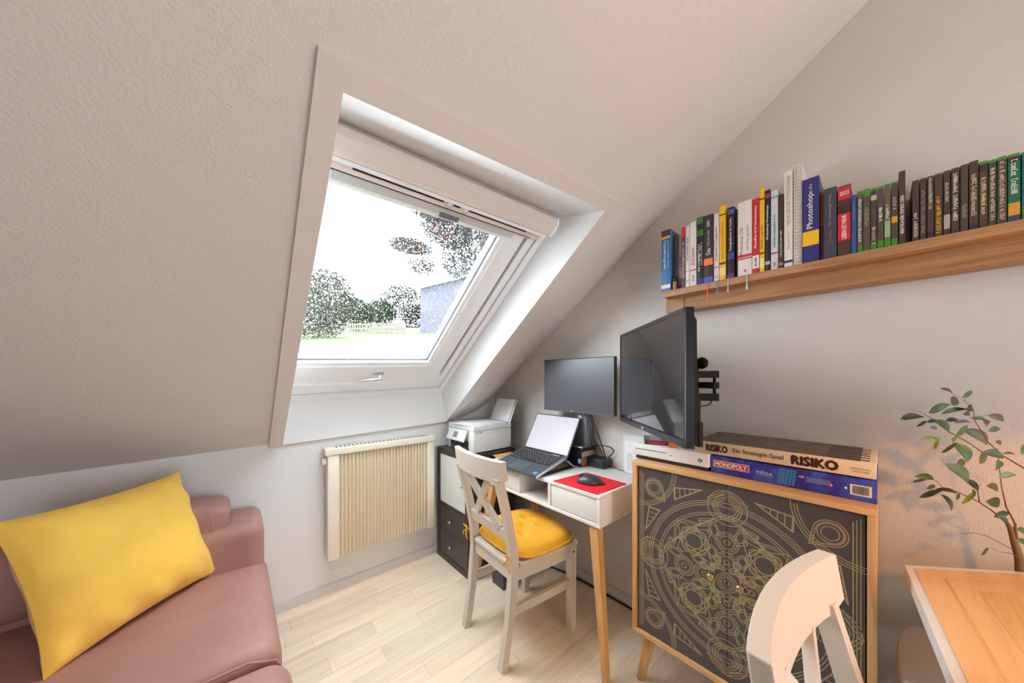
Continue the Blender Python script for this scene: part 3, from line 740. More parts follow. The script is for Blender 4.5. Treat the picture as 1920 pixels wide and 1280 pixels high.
for sx in (-1, 1):
    mb = MB(); bx, by, bz = sx * .180, -.215, 0.075 - .035
    mb.tube([(sx * .15, -.17, .02), (sx * .172, -.205, .032), (bx, by, bz)], .0025, 6)
    mb.tube([(bx - .03 * sx, -.232, bz), (bx, by - .012, bz)], .003, 6)
    for a_, l_ in ((60, .03), (120, .028), (235, .05), (290, .055)):
        dx, dz = math.cos(R(a_)), math.sin(R(a_))
        if a_ < 180:
            mb.tube([(bx, by - .014, bz), (bx + dx * l_ - .008, by - .022, bz + dz * l_ * .6), (bx + dx * l_ + .006, by - .024, bz + dz * l_ * .5), (bx, by - .014, bz)], .003, 6)
        else:
            mb.tube([(bx, by - .014, bz), (bx + dx * l_ * .6, by - .026, bz + dz * l_ * .6), (bx + dx * l_, by - .020, bz + dz * l_)], [.003, .0035, .003], 6)
    mb.build('tie', M_yel, cs)

# ---------------------------------------------------------------- sideboard with printed doors
M_cab = wood('sideboard_oak', (214, 168, 118), (184, 134, 84), 'Y', 1.0, 0.5)
M_cabz = wood('sideboard_oak_upright', (208, 162, 116), (182, 132, 84), 'Z', 1.0, 0.5)
M_door = mat('printed_door', (74, 68, 68), 0.5)
M_gold = mat('gold_line_print', (158, 142, 106), 0.5)
M_cavity = mat('cavity_dark', (40, 34, 34), 0.7)
sb = thing('sideboard', 'oak sideboard with dark doors printed in gold interlaced lines', 'cabinet', (-0.2, -1.783, 0))
CX0, CX1, CY0, CY1, CZ0, CZ1 = -0.405, -0.012, -2.118, -1.448, 0.217, 0.920
TH = 0.018
MB().rbox(CX0, CX1, CY0, CY1, CZ1 - TH, CZ1, .001, 1).build('top_panel', M_cab, sb, world=True)
MB().rbox(CX0, CX1, CY0, CY1, CZ0, CZ0 + TH, .001, 1).build('bottom_panel', M_cab, sb, world=True)
MB().rbox(CX0, CX1, CY0, CY0 + TH, CZ0 + TH, CZ1 - TH, .001, 1).build('side_panel', M_cabz, sb, world=True)
MB().rbox(CX0, CX1, CY1 - TH, CY1, CZ0 + TH, CZ1 - TH, .001, 1).build('side_panel', M_cabz, sb, world=True)
MB().box(CX0 + .03, CX1, CY0 + TH, CY1 - TH, CZ0 + TH, CZ1 - TH).build('carcass_inside', M_cavity, sb, world=True)
seam = -1.783
doors = []
for y0, y1 in ((seam + .001, CY1 - TH - .006), (CY0 + TH + .003, seam - .001)):
    doors.append(MB().box(CX0 + .010, CX0 + .026, y0, y1, CZ0 + TH + .004, CZ1 - TH - .004).build('door', M_door, sb, world=True))
for dr_, yy, zz in ((doors[0], -1.742, .580), (doors[1], -1.826, .580)):
    MB().lathe([(0.004, 0), (0.004, 0.014), (0.011, 0.020), (0.013, 0.028), (0.009, 0.034)], 16, (CX0 + .010, yy, zz), Matrix.Rotation(-PI / 2, 3, 'Y')).build('knob', mat('antique_brass', (178, 160, 120), 0.3, metal=0.9), dr_, world=True)
for fx, fy in ((-0.363, -1.462), (-0.363, -2.100), (-0.055, -1.475), (-0.055, -2.090)):
    cxm, cym = (-0.33 if fx < -.2 else -.09), (-1.50 if fy > -1.7 else -2.065)
    MB().tube([(cxm, cym, CZ0), (fx, fy, 0)], [0.024, 0.015], 14).build('leg', M_oak, sb, world=True)
# print: interlaced ribbons drawn as fine raised lines
HU, HV = 0.318, 0.330; CZc = (CZ0 + CZ1) / 2; PXF = CX0 + .0096
segs = ([], [])
def ribbon(pts, wd=0.0026):
    """pts in metres from the centre of the front, u to the right"""
    for (u0, v0), (u1, v1) in zip(pts, pts[1:]):
        um, vm = (u0 + u1) / 2, (v0 + v1) / 2
        if abs(um) > HU - .004 or abs(vm) > HV - .004: continue
        if um < -0.308: continue
        dx, dy = u1 - u0, v1 - v0; L = math.hypot(dx, dy)
        if L < 1e-6: continue
        nx, ny = -dy / L * wd / 2, dx / L * wd / 2; ex, ey = dx / L * wd * .3, dy / L * wd * .3
        k_ = 0 if um < 0 else 1
        if (u0 < 0) != (u1 < 0) and abs(um) < .001: continue
        segs[k_].append([(u0 + nx - ex, v0 + ny - ey), (u0 - nx - ex, v0 - ny - ey), (u1 - nx + ex, v1 - ny + ey), (u1 + nx + ex, v1 + ny + ey)])
def circ(cu_, cv_, ru, rv=None, rot=0, a0=0, a1=360, n_=None):
    rv = rv or ru; n_ = n_ or max(14, int(abs(a1 - a0) / 360 * (18 + 170 * max(ru, rv))))
    P = []
    for i in range(n_ + 1):
        t = R(a0 + (a1 - a0) * i / n_); x, yy = ru * math.cos(t), rv * math.sin(t)
        P.append((cu_ + x * math.cos(rot) - yy * math.sin(rot), cv_ + x * math.sin(rot) + yy * math.cos(rot)))
    return P
def triple(cu_, cv_, r_, k_=3, st=.0072, **kw):
    for i in range(k_): ribbon(circ(cu_, cv_, r_ - st * i, **kw))
def poly(pts, closed=True, dbl=0.0):
    if closed: pts = pts + [pts[0]]
    ribbon(pts)
    if dbl:
        cx = sum(p_[0] for p_ in pts[:-1]) / (len(pts) - 1); cy = sum(p_[1] for p_ in pts[:-1]) / (len(pts) - 1)
        ribbon([(cx + (x - cx) * dbl, cy + (yy - cy) * dbl) for x, yy in pts])
def sym(fn):
    for sx in (1, -1):
        for sy in (1, -1): fn(sx, sy)
# border lines
for o_ in (.012, .019, .026):
    poly([(-HU + o_, -HV + o_), (HU - o_, -HV + o_), (HU - o_, HV - o_), (-HU + o_, HV - o_)])
# big rings and cardinal knots
triple(0, 0, .268); triple(0, 0, .228, 2)
for cu_, cv_ in ((0, .252), (0, -.252), (.252, 0), (-.252, 0)):
    triple(cu_, cv_, .042, 3); triple(cu_, cv_, .058, 1)
    a = math.atan2(cv_, cu_)
    tip = (cu_ + .052 * math.cos(a), cv_ + .052 * math.sin(a))
    for d_2 in (0, .008):
        ribbon([(cu_ + (.055 + d_2) * math.cos(a + 1.25), cv_ + (.055 + d_2) * math.sin(a + 1.25)), (tip[0] + d_2 * math.cos(a), tip[1] + d_2 * math.sin(a)), (cu_ + (.055 + d_2) * math.cos(a - 1.25), cv_ + (.055 + d_2) * math.sin(a - 1.25))])
def corner(sx, sy):
    # arc from the corner crossing the big ring
    triple(sx * HU, sy * HV, .155, 3)
    # eye: drop shape with concentric circles
    c_ = (sx * (HU - .070), sy * (HV - .072))
    ribbon(circ(*c_, .019)); ribbon(circ(*c_, .027))
    for k_ in (1.0, .84):
        P = []
        for i in range(31):
            t = -PI * .72 + 2 * PI * .72 * i / 30; P.append((.036 * k_ * math.cos(t), .036 * k_ * math.sin(t)))
        P = [(-.062 * k_, 0)] + P + [(-.062 * k_, 0)]
        an = PI / 4
        P = [(x * math.cos(an) - yy * math.sin(an), x * math.sin(an) + yy * math.cos(an)) for x, yy in P]
        ribbon([(c_[0] + sx * x, c_[1] + sy * yy) for x, yy in P])
    # ladders on both sides of the corner
    for sw in (0, 1):
        T = [(.075, HV - .036), (.172, HV - .052), (.170, HV - .098)]
        L1, L2 = [], []
        for k_ in range(5):
            t = .25 + .18 * k_
            p0 = (T[0][0] + (T[1][0] - T[0][0]) * t, T[0][1] + (T[1][1] - T[0][1]) * t); p1 = (T[0][0] + (T[2][0] - T[0][0]) * t, T[0][1] + (T[2][1] - T[0][1]) * t)
            L1.append([p0, p1])
        allp = [T + [T[0]]] + L1
        for P in allp:
            for k_ in ((1.0, .9) if len(P) > 2 else (1.0,)):
                gx, gy = sum(p_[0] for p_ in T) / 3, sum(p_[1] for p_ in T) / 3
                Q = [(gx + (x - gx) * k_, gy + (yy - gy) * k_) for x, yy in P]
                if sw: Q = [(yy * HU / HV, x * HV / HU) for x, yy in Q]
                ribbon([(sx * x, sy * yy) for x, yy in Q])
sym(corner)
# lightning shapes between the rings
def bolt(sx, sy):
    for an, fl_ in ((R(62), 1), (R(28), -1)):
        Z = [(-.055, .010), (-.010, .014), (-.014, .000), (.056, -.008), (.010, -.014), (.014, -.001)]
        for k_ in (1.15, .82):
            Q = []
            for x, yy in Z:
                x *= k_; yy *= k_ * 1.25 * fl_
                t = an + PI / 2; Q.append((.187 * math.cos(an) + x * math.cos(t) - yy * math.sin(t), .187 * math.sin(an) + x * math.sin(t) + yy * math.cos(t)))
            poly([(sx * x, sy * yy) for x, yy in Q])
sym(bolt)
# inner flower: diagonal knots, chain of circles, pentagons
def knot(sx, sy):
    c_ = (sx * .103, sy * .103)
    triple(*c_, .046, 2)
    for rt in (0, PI / 4, PI / 2, 3 * PI / 4): ribbon(circ(*c_, .052, .026, rot=rt))
    ribbon([(c_[0] + .058 * x, c_[1] + .058 * yy) for x, yy in ((-1, -1), (-.2, -.75), (1, -1), (.75, .1), (1, 1), (.1, .75), (-1, 1), (-.75, 0), (-1, -1))])
    for P in ([(.028, .135), (.058, .150), (.052, .190), (.034, .192), (.022, .165)], [(.030, .078), (.050, .062), (.062, .092), (.046, .112), (.030, .100)], [(.036, .026), (.056, .022), (.050, .044), (.034, .044)]):
        for sw in (0, 1):
            Q = [(yy, x) if sw else (x, yy) for x, yy in P]
            poly([(sx * x, sy * yy) for x, yy in Q], True, .66)
sym(knot)
for i, r_ in ((0, .030), (1, .034), (2, .034)):
    for cu_, cv_ in {(0, .068 * i), (0, -.068 * i), (.068 * i, 0), (-.068 * i, 0)}:
        triple(cu_, cv_, r_, 3, .0065)
        ribbon(circ(cu_, cv_, .008))
for i in range(8):
    a = i * PI / 4 + PI / 8; triple(.075 * math.cos(a), .075 * math.sin(a), .012, 2, .005)
P = []
for i in range(145):
    t = 2 * PI * i / 144; r_ = .205 + .016 * math.cos(8 * t); P.append((r_ * math.cos(t), r_ * math.sin(t)))
ribbon(P); ribbon([(x * .965, yy * .965) for x, yy in P])
P = [(.052 + .012 * math.cos(8 * 2 * PI * i / 96)) for i in range(97)]
ribbon([(r_ * math.cos(2 * PI * i / 96), r_ * math.sin(2 * PI * i / 96)) for i, r_ in enumerate(P)])
for k_ in (0, 1):
    mb = MB()
    for i, q in enumerate(segs[k_]):
        xx = PXF - (i % 7) * 0.00003
        mb.add([(xx, seam - u, CZc + v) for u, v in q], [(0, 1, 2, 3)])
    mb.build('line_print', M_gold, doors[k_], world=True)

# ---------------------------------------------------------------- sofa
M_lea = mat('mauve_leather', (164, 122, 114), 0.55, bump=0.12, bscale=60, var=0.10, vscale=5, spec=0.4)
sf = thing('sofa', 'dusty mauve leather sofa along the knee wall', 'sofa', (-2.2, -0.6, 0))
def cushion(mb, x0, x1, y0, y1, z0, z1, r, puff=0.0, mid=8, seed=0, wr=0.004, M=None):
    hx, hy, hz = (x1 - x0) / 2, (y1 - y0) / 2, (z1 - z0) / 2
    vs_, fs_ = rounded_geo(hx, hy, hz, r, 5, mid); c = Vector(((x0 + x1) / 2, (y0 + y1) / 2, (z0 + z1) / 2)); out_v = []
    for v in vs_:
        u_, w_ = v.x / hx, v.y / hy
        q = v.copy(); q.z += puff * (1 - abs(u_) ** 3) * (1 - abs(w_) ** 3) * (1 if v.z > 0 else .0)
        n_ = noise.noise(Vector((v.x * 5 + seed, v.y * 9, v.z * 9))) * wr; q += Vector((0, n_, n_)) 
        if M is not None: q = M @ q
        out_v.append(q + c)
    return mb.add(out_v, fs_, True)
cushion(MB(), -3.05, -1.60, -0.98, -0.08, 0.06, 0.28, .03, 0, 4).build('base', M_lea, sf, world=True)
cushion(MB(), -3.10, -1.535, -0.925, -0.215, 0.24, 0.445, .06, 0.022, 14, 1).build('seat_cushion', M_lea, sf, world=True)
cushion(MB(), -3.10, -1.520, -1.30, -0.905, 0.20, 0.425, .07, 0.015, 14, 2).build('front_cushion', M_lea, sf, world=True)
MB().tube([(-3.0, -0.921, .436), (-1.62, -0.917, .430), (-1.555, -0.921, .405), (-1.535, -0.926, .36)], .004, 6).build('welt', M_lea, sf, world=True)
cushion(MB(), -1.80, -1.548, -0.335, -0.035, 0.10, 0.625, .045, 0.0, 6, 3).build('back_side', M_lea, sf, world=True)
cushion(MB(), -3.10, -1.665, -0.300, -0.035, 0.10, 0.600, .06, 0.0, 10, 4).build('backrest', M_lea, sf, world=True)
cushion(MB(), -2.04, -1.665, -0.305, -0.10, 0.575, 0.740, .05, 0.0, 6, 5, M=Matrix.Rotation(R(6), 3, 'Y')).build('headrest', M_lea, sf, world=True)
cushion(MB(), -3.10, -2.10, -0.33, -0.06, 0.46, 0.700, .075, 0.0, 8, 6).build('back_cushion', M_lea, sf, world=True)
M_st = mat('stitching', (205, 160, 145), 0.7)
mb = MB()
for i in range(26):
    z = .37 + i * .0095
    yy = -0.337 if z < .585 else -0.337 + (z - .585) * 1.0
    mb.cbox((-1.605 + .0, yy, z), .002, .002, .005); mb.cbox((-1.598 + .0, yy, z), .002, .002, .005)
mb.build('stitching', M_st, sf, world=True)
mb = MB()
for i in range(16):
    z = .62 + i * .007; mb.cbox((-1.712 - (z - .62) * .1, -0.307, z), .002, .002, .004)
mb.build('stitching', M_st, sf, world=True)
for fx, fy in ((-1.66, -0.90), (-1.66, -0.15), (-2.98, -0.90), (-2.98, -0.15)):
    MB().lathe([(0.02, 0), (0.024, 0.065)], 12, (fx, fy, 0)).build('leg', M_black, sf, world=True)

# mustard velvet pillow leaning on the sofa back
M_pil = mat('mustard_velvet', (248, 202, 84), 0.8, sheen=0.15, var=0.10, vscale=5, bump=0.15, bscale=40, detail=6)
pw, ph = 0.470, 0.425
BRp = Vector((-1.712, -0.325, 0.470)); dr_ = Vector((-0.669, -0.743, 0)); prp = Vector((-0.743, 0.669, 0)); upv = (prp * .147 + Vector((0, 0, .388))).normalized()
nrm_ = dr_.cross(upv).normalized()
if nrm_.x < 0: nrm_ = -nrm_
BLp = BRp + dr_ * pw
pil = thing('throw_pillow', 'large mustard yellow velvet pillow leaning on the sofa', 'pillow', tuple((BRp + BLp) / 2))
mb = MB(); nu, nv = 44, 34; V = []
for side in (1, -1):
    for i in range(nu + 1):
        for j in range(nv + 1):
            u_, v_ = -1 + 2 * i / nu, -1 + 2 * j / nv
            x = u_ * pw / 2 * (1.03 - .085 * (1 - v_ * v_) * abs(u_) ** 2 ); yy = v_ * ph / 2 * (1.03 - .075 * (1 - u_ * u_) * abs(v_) ** 2)
            th_ = .082 * ((1 - abs(u_) ** 3.0) * (1 - abs(v_) ** 3.0)) ** .62
            wr = noise.noise(Vector((u_ * 2.2, v_ * 3.5, side))) * .010 * (1 - th_ / .1)
            edge = max(abs(u_), abs(v_))
            wr += .006 * math.sin(u_ * 13 + v_ * 6) * sm(.35, .9, abs(v_)) * (1 - sm(.97, 1.0, edge)) + .003 * math.sin(v_ * 11 - u_ * 5) * sm(.5, .95, abs(u_)) * (1 - sm(.97, 1.0, edge))
            P = (BRp + BLp) / 2 + dr_ * (-x) + upv * (yy + ph / 2) + nrm_ * (side * (th_ + wr * (1 if edge < .999 else 0)) + .0)
            V.append(P)
st_ = (nu + 1) * (nv + 1); F = []
for o_s in (0, st_):
    for i in range(nu):
        for j in range(nv):
            q = (o_s + i * (nv + 1) + j, o_s + (i + 1) * (nv + 1) + j, o_s + (i + 1) * (nv + 1) + j + 1, o_s + i * (nv + 1) + j + 1)
            F.append(q)
mb.add(V, F, True).build('cover', M_pil, pil, world=True)
# ---------------------------------------------------------------- laptop on its fold-out stand
M_alu = mat('laptop_graphite', (92, 98, 106), 0.38, metal=0.4)
M_edge = mat('laptop_edge', (206, 202, 208), 0.3, metal=0.6)
M_keys = mat('keys', (48, 50, 56), 0.5)
lp = thing('laptop', 'open dark grey laptop with a pale ceiling reflection painted on its screen on the desk', 'laptop', (-0.37, -0.805, 0.752))
f0, f1 = Vector((-0.503, -0.984, 0.764)), Vector((-0.503, -0.630, 0.764))
r0, r1 = Vector((-0.243, -0.968, 0.818)), Vector((-0.238, -0.614, 0.818))
up_ = (f1 - f0).cross(r0 - f0).normalized()
if up_.z < 0: up_ = -up_
th_ = up_ * .012
def lq(u, v, h=0.0): # u along width from near(right) to far(left), v front to rear
    return f0 + (f1 - f0) * u + (r0 - f0) * v + up_ * h
MB().hexa([f0 - th_, f1 - th_, r1 - th_, r0 - th_, f0, f1, r1, r0]).build('base', M_alu, lp, world=True)
MB().hexa([lq(0, 0, -.012), lq(0, 1, -.012), lq(-.006, 1, -.012), lq(-.006, 0, -.012), lq(0, 0, .001), lq(0, 1, .001), lq(-.006, 1, .001), lq(-.006, 0, .001)]).build('edge_strip', M_edge, lp, world=True)
def lplate(name, u0, u1, v0, v1, h0, h1, m): 
    return MB().hexa([lq(u0, v0, h0), lq(u1, v0, h0), lq(u1, v1, h0), lq(u0, v1, h0), lq(u0, v0, h1), lq(u1, v0, h1), lq(u1, v1, h1), lq(u0, v1, h1)]).build(name, m, lp, world=True)
lplate('trackpad', .33, .67, .06, .42, .0002, .0008, mat('trackpad_grey', (100, 108, 116), 0.3, metal=.3))
lplate('keyboard_deck', .06, .94, .47, .93, .0002, .0006, mat('deck_dark', (38, 40, 46), .5))
mb = MB()
for rr in range(6):
    v0 = .48 + rr * .074; nk = 15
    for c in range(nk):
        u0 = .07 + c * .0575
        if rr == 0 and 4 < c < 10:
            if c != 7: continue
            a_, b_ = .07 + 5 * .0575, .07 + 10 * .0575 - .008
        else: a_, b_ = u0, u0 + .0495
        p_ = [lq(a_, v0, .0006), lq(b_, v0, .0006), lq(b_, v0 + .062, .0006), lq(a_, v0 + .062, .0006)]
        mb.hexa(p_ + [q + up_ * .0018 for q in p_])
o = mb.build('keys', M_keys, lp, world=True); o['kind'] = 'stuff'
mb = MB(); rg = random.Random(2)
for rr in range(6):
    for c in range(15):
        u, v = .095 + c * .0575, .511 + rr * .074
        if rr == 0 and 4 < c < 10: continue
        p_ = [lq(u - .006, v - .008, .0025), lq(u + .006, v - .008, .0025), lq(u + .006, v + .010, .0025), lq(u - .006, v + .010, .0025)]
        mb.add(p_, [(0, 1, 2, 3)])
o = mb.build('key_legends', M_print_white, lp, world=True); o['kind'] = 'stuff'
lplate('power_button_strip', .12, .26, .945, .972, .0002, .0012, M_edge)
lplate('blue_sticker', .05, .115, .06, .15, .0002, .0008, mat('sticker_blue', (80, 160, 215), .4))
# lid
lb, lt = Vector((-0.240, 0, 0.816)), Vector((-0.120, 0, 1.026))
ld = (lt - lb); ln_ = Vector((-ld.z, 0, ld.x)).normalized()
def lidbox(y0, y1, t0, t1, n0, n1, name, m, par):
    P = []
    for n_ in (n0, n1):
        for yy, t in ((y0, t0), (y1, t0), (y1, t1), (y0, t1)):
            q = lb + ld * t + ln_ * n_; P.append((q.x + .0, yy, q.z))
    return MB().hexa(P).build(name, m, par, world=True)
LY0, LY1 = -0.972, -0.620
lid = lidbox(LY0, LY1, 0, 1, -.007, 0, 'lid', M_alu, lp)
lidbox(LY0 + .002, LY1 - .002, .0, .998, 0, .0008, 'bezel', M_dark, lid)
lidbox(LY0 + .006, LY1 - .006, .035, .975, .0009, .0013, 'screen', mat('screen_painted_reflection', (205, 200, 206), 0.25, emit=(216, 208, 216), estr=0.10), lid)  # pale colour and weak emission paint in the reflected ceiling
MB().tube([(-0.243, LY0 + .03, .816), (-0.243, LY1 - .03, .816)], .006, 8).build('hinge', M_dark, lp, world=True)
st = thing('laptop_stand', 'grey folding riser under the rear of the laptop', 'stand', (-0.3, -0.8, 0.75))
for yy in (-0.975, -0.640):
    MB().hexa([(-0.255, yy - .005, .800), (-0.243, yy - .005, .800), (-0.243, yy + .03, .800), (-0.255, yy + .03, .800), (-0.190, yy - .005, .751), (-0.176, yy - .005, .751), (-0.176, yy + .03, .751), (-0.190, yy + .03, .751)]).build('support_leg', M_edge, st, world=True)
    MB().hexa([(-0.49, yy - .002, .751), (-0.18, yy - .002, .751), (-0.18, yy + .03, .751), (-0.49, yy + .03, .751), (-0.49, yy - .002, .7545), (-0.18, yy - .002, .7545), (-0.18, yy + .03, .7545), (-0.49, yy + .03, .7545)]).build('base_bar', M_dark, st, world=True)

# red mouse pad and mouse
mb = MB(); mb.hexa([(-0.462, -1.062, .7505), (-0.455, -1.312, .7505), (-0.225, -1.322, .7505), (-0.222, -1.085, .7505), (-0.462, -1.062, .7535), (-0.455, -1.312, .7535), (-0.225, -1.322, .7535), (-0.222, -1.085, .7535)])
o = mb.build('mouse_pad', mat('red_cloth', (226, 30, 42), 0.8, bump=.1, bscale=600)); tag(o, 'bright red cloth mouse pad at the right end of the white desk', 'mouse pad')
ms = thing('computer_mouse', 'dark grey wireless mouse on the red mouse pad', 'mouse', (-0.352, -1.205, 0.7537), R(-52))
mb = MB(); V = []; nu, nv = 20, 12
for i in range(nu + 1):
    for j in range(nv * 2):
        t = i / nu; a = 2 * PI * j / (nv * 2)
        rw = .031 * (math.sin(PI * min(1, max(0, t))) ** .45) * (1 - .12 * math.cos(2 * PI * t)); hh = .036 * math.sin(PI * (t ** .85)) ** .55
        x = -.052 + .104 * t; yy = rw * math.cos(a); z = max(0.001, hh * math.sin(a)) if math.sin(a) > 0 else 0.001
        V.append((x, yy, z))
F = [(i * nv * 2 + j, i * nv * 2 + (j + 1) % (nv * 2), (i + 1) * nv * 2 + (j + 1) % (nv * 2), (i + 1) * nv * 2 + j) for i in range(nu) for j in range(nv * 2)]
mb.add(V, F, True).build('shell', mat('mouse_grey', (66, 66, 72), 0.35), ms)
MB().lathe([(.011, -.003), (.012, 0), (.011, .003)], 14, (-.030, 0, .026), Matrix.Rotation(PI / 2, 3, 'X')).build('scroll_wheel', M_black, ms)
MB().box(-.050, -.016, -.0004, .0004, .030, .0315).build('button_gap', M_black, ms)

# ---------------------------------------------------------------- monitor on a book stack
ms.scale = (1.28, 1.28, 1.15)
mn = thing('monitor', 'black flat monitor on a tapered stand against the right wall', 'monitor', (-0.09, -0.95, 0.86))
MY0, MY1 = -1.205, -0.698; MZ0, MZ1 = 1.057, 1.376
hs_ = MB().rbox(-0.138, -0.112, MY0, MY1, MZ0, MZ1, .003, 2).build('housing', M_black, mn, world=True)
MB().box(-0.1390, -0.1378, MY0 + .004, MY1 - .004, MZ0 + .017, MZ1 - .005).build('screen', mat('monitor_screen', (80, 82, 90), 0.32, spec=0.8), hs_, world=True)
MB().box(-0.1400, -0.1378, MY0 + .001, MY1 - .001, MZ0, MZ0 + .016).build('chin', mat('chin_grey', (92, 92, 98), 0.4), hs_, world=True)
text('DELL', .022, .007, (-0.1400, -0.925, MZ0 + .008), (0, -1, 0), (0, 0, 1), mat('logo_silver', (225, 225, 228), .3), hs_)
MB().rbox(-0.114, -0.085, -1.05, -0.87, MZ0 + .05, MZ1 - .06, .008, 2).build('back_housing', M_black, mn, world=True)
MB().hexa([(-0.100, -1.000, .868), (-0.100, -0.905, .868), (-0.065, -0.905, .868), (-0.065, -1.000, .868), (-0.096, -0.995, 1.22), (-0.096, -0.930, 1.22), (-0.070, -0.930, 1.22), (-0.070, -0.995, 1.22)]).build('stand_column', mat('stand_slate', (120, 126, 138), .4), mn, world=True)
mb = MB(); mb.lathe([(.015, 0), (.015, .0012)], 18, (-0.1005, -0.955, 1.030), Matrix.Rotation(-PI / 2, 3, 'Y')); mb.build('cable_hole', M_paper, mn, world=True)
MB().rbox(-0.165, -0.012, -1.020, -0.865, .858, .868, .004, 2).build('stand_base', mat('stand_silver', (150, 152, 158), .25, metal=.7), mn, world=True)

def add_book(name, label, cat, loc, dims, col, pages=(214, 190, 160), group=None, rz=0):
    """lying book: dims x (spine to fore edge depth), y length, z thickness; spine toward -x"""
    t = thing(name, label, cat, loc, rz, group); dx, dy, dz = dims
    m = mat('cover_%d_%d_%d' % col, col, .45)
    mb = MB(); mb.box(0, dx, 0, dy, 0, .002).box(0, dx, 0, dy, dz - .002, dz).box(0, .002, 0, dy, .002, dz - .002); mb.build('cover', m, t)
    MB().box(.002, dx - .004, .003, dy - .003, .002, dz - .002).build('pages', mat('pages_%d' % pages[0], pages, .8, bump=.3, bscale=900, stretch=(.02, .02, 1)), t)
    return t
add_book('book', 'thick old book with worn page edges, lowest under the monitor stand', 'book', (-0.150, -1.000, .751), (.13, .13, .050), (40, 34, 70), (196, 150, 104), 'books under the monitor')
add_book('book', 'dark blue book with cream page edges, second in the stack under the monitor', 'book', (-0.155, -1.005, .802), (.135, .14, .036), (44, 40, 82), (216, 200, 176), 'books under the monitor')
add_book('book', 'black slim box file topmost under the monitor stand', 'book', (-0.158, -1.010, .839), (.14, .14, .018), (30, 28, 36), (60, 56, 64), 'books under the monitor')
# black power brick box with cables
bx = thing('docking_station', 'small black box-shaped docking unit beside the monitor stand', 'electronics', (-0.05, -1.05, .7505))
MB().rbox(-0.100, -0.006, -1.112, -1.004, .7505, .800, .006, 3).build('case', M_dark, bx, world=True)
MB().box(-0.1006, -0.099, -1.085, -1.035, .772, .776).build('port_slot', M_black, bx, world=True)
def cable(label, pts, r, m):
    P = [Vector(p_) for p_ in pts]; Q = []
    for i in range(len(P) - 1):
        a0 = P[max(0, i - 1)]; a1 = P[i]; a2 = P[i + 1]; a3 = P[min(len(P) - 1, i + 2)]
        for k_ in range(6):
            t = k_ / 6; Q.append(0.5 * ((2 * a1) + (a2 - a0) * t + (2 * a0 - 5 * a1 + 4 * a2 - a3) * t * t + (3 * a1 - a0 - 3 * a2 + a3) * t ** 3))
    Q.append(P[-1]); o = MB().tube(Q, r, 6).build('cable', m); return tag(o, label, 'cable')
cable('black cable running from the right of the monitor stand down to the docking unit', [(-0.09, -1.01, 1.09), (-0.07, -1.03, 1.00), (-0.05, -1.06, .90), (-0.035, -1.085, .800)], .0028, M_black)
cable('black cable hanging close behind the monitor stand column', [(-0.055, -0.95, 1.12), (-0.045, -1.005, .98), (-0.045, -1.01, .90), (-0.03, -1.04, .85), (-0.03, -1.07, .800)], .0026, M_black)
cable('black cable looping over the book stack to the docking unit', [(-0.160, -0.998, .800), (-0.172, -1.000, .835), (-0.150, -1.022, .862), (-0.09, -1.04, .872), (-0.03, -1.10, .868), (-0.015, -1.125, .84), (-0.03, -1.095, .800)], .0028, M_black)
cable('pale cable trailing on the desk between printer and laptop', [(-0.175, -0.47, .756), (-0.22, -0.50, .758), (-0.20, -0.54, .758), (-0.16, -0.52, .757), (-0.10, -0.56, .756)], .0022, mat('cable_pale', (190, 205, 215), .4))
cable('thin dark cable lying along the back of the desk', [(-0.05, -1.17, .754), (-0.04, -1.24, .754), (-0.045, -1.32, .754)], .0018, M_dark)
pl_ = MB().rbox(-0.172, -0.157, -1.008, -0.992, .775, .800, .003, 2).build('cable_plug', mat('plug_silver', (170, 184, 196), .3)); tag(pl_, 'silver plug hanging from the cable at the book stack', 'plug')
# kraft envelope
o = MB().hexa([(-0.40, -0.56, .7502), (-0.25, -0.60, .7502), (-0.21, -0.45, .7502), (-0.36, -0.44, .7502), (-0.40, -0.56, .7515), (-0.25, -0.60, .7515), (-0.21, -0.45, .7515), (-0.36, -0.44, .7515)]).build('envelope', mat('kraft', (214, 158, 104), .7)); tag(o, 'tan paper envelope on the desk between printer and laptop', 'envelope')
# standing papers in a clear holder
h = thing('leaflet_holder', 'clear stand with white leaflets between desk and sideboard by the wall', 'holder', (-0.05, -1.26, .75))
MB().box(-0.040, -0.036, -1.330, -1.195, .751, .955).build('holder', mat('clear_frosted', (214, 222, 220), .2), h, world=True)
mb = MB().box(-0.052, -0.042, -1.322, -1.212, .752, .925); mb.build('leaflets', M_paper, h, world=True)
mb = MB(); rg = random.Random(8)
for i in range(16):
    z = .765 + i * .006; mb.box(-0.0525, -0.0521, -1.25 - rg.uniform(0, .03), -1.225, z, z + .0016)
mb.build('lettering', mat('faint_print', (170, 172, 190), .6), h, world=True)

# ---------------------------------------------------------------- wall television on a folding arm
tr = Vector((-0.637, -1.744, 0)); tl = Vector((-0.205, -1.279, 0)); td = (tr - tl).normalized(); tn = Vector((-td.y, td.x, 0))
if tn.x > 0: tn = -tn
tv = thing('television', 'black glossy television swung out from the wall above the sideboard', 'television', tuple(tl + (tr - tl) / 2 + Vector((0, 0, 1.05))))
TW = (tr - tl).length; TZ0, TZ1 = 1.050, 1.472
def tbox(mb, l0, l1, n0, n1, z0, z1):
    P = []
    for z in (z0, z1):
        for l, n_ in ((l0, n0), (l1, n0), (l1, n1), (l0, n1)):
            q = tl + td * l + tn * n_; P.append((q.x, q.y, z))
    return mb.hexa(P)
M_gloss = mat('gloss_black', (18, 14, 14), 0.4, spec=0.15)
hs_ = tbox(MB(), 0, TW, -.024, 0, TZ0, TZ1).build('housing', M_gloss, tv, world=True)
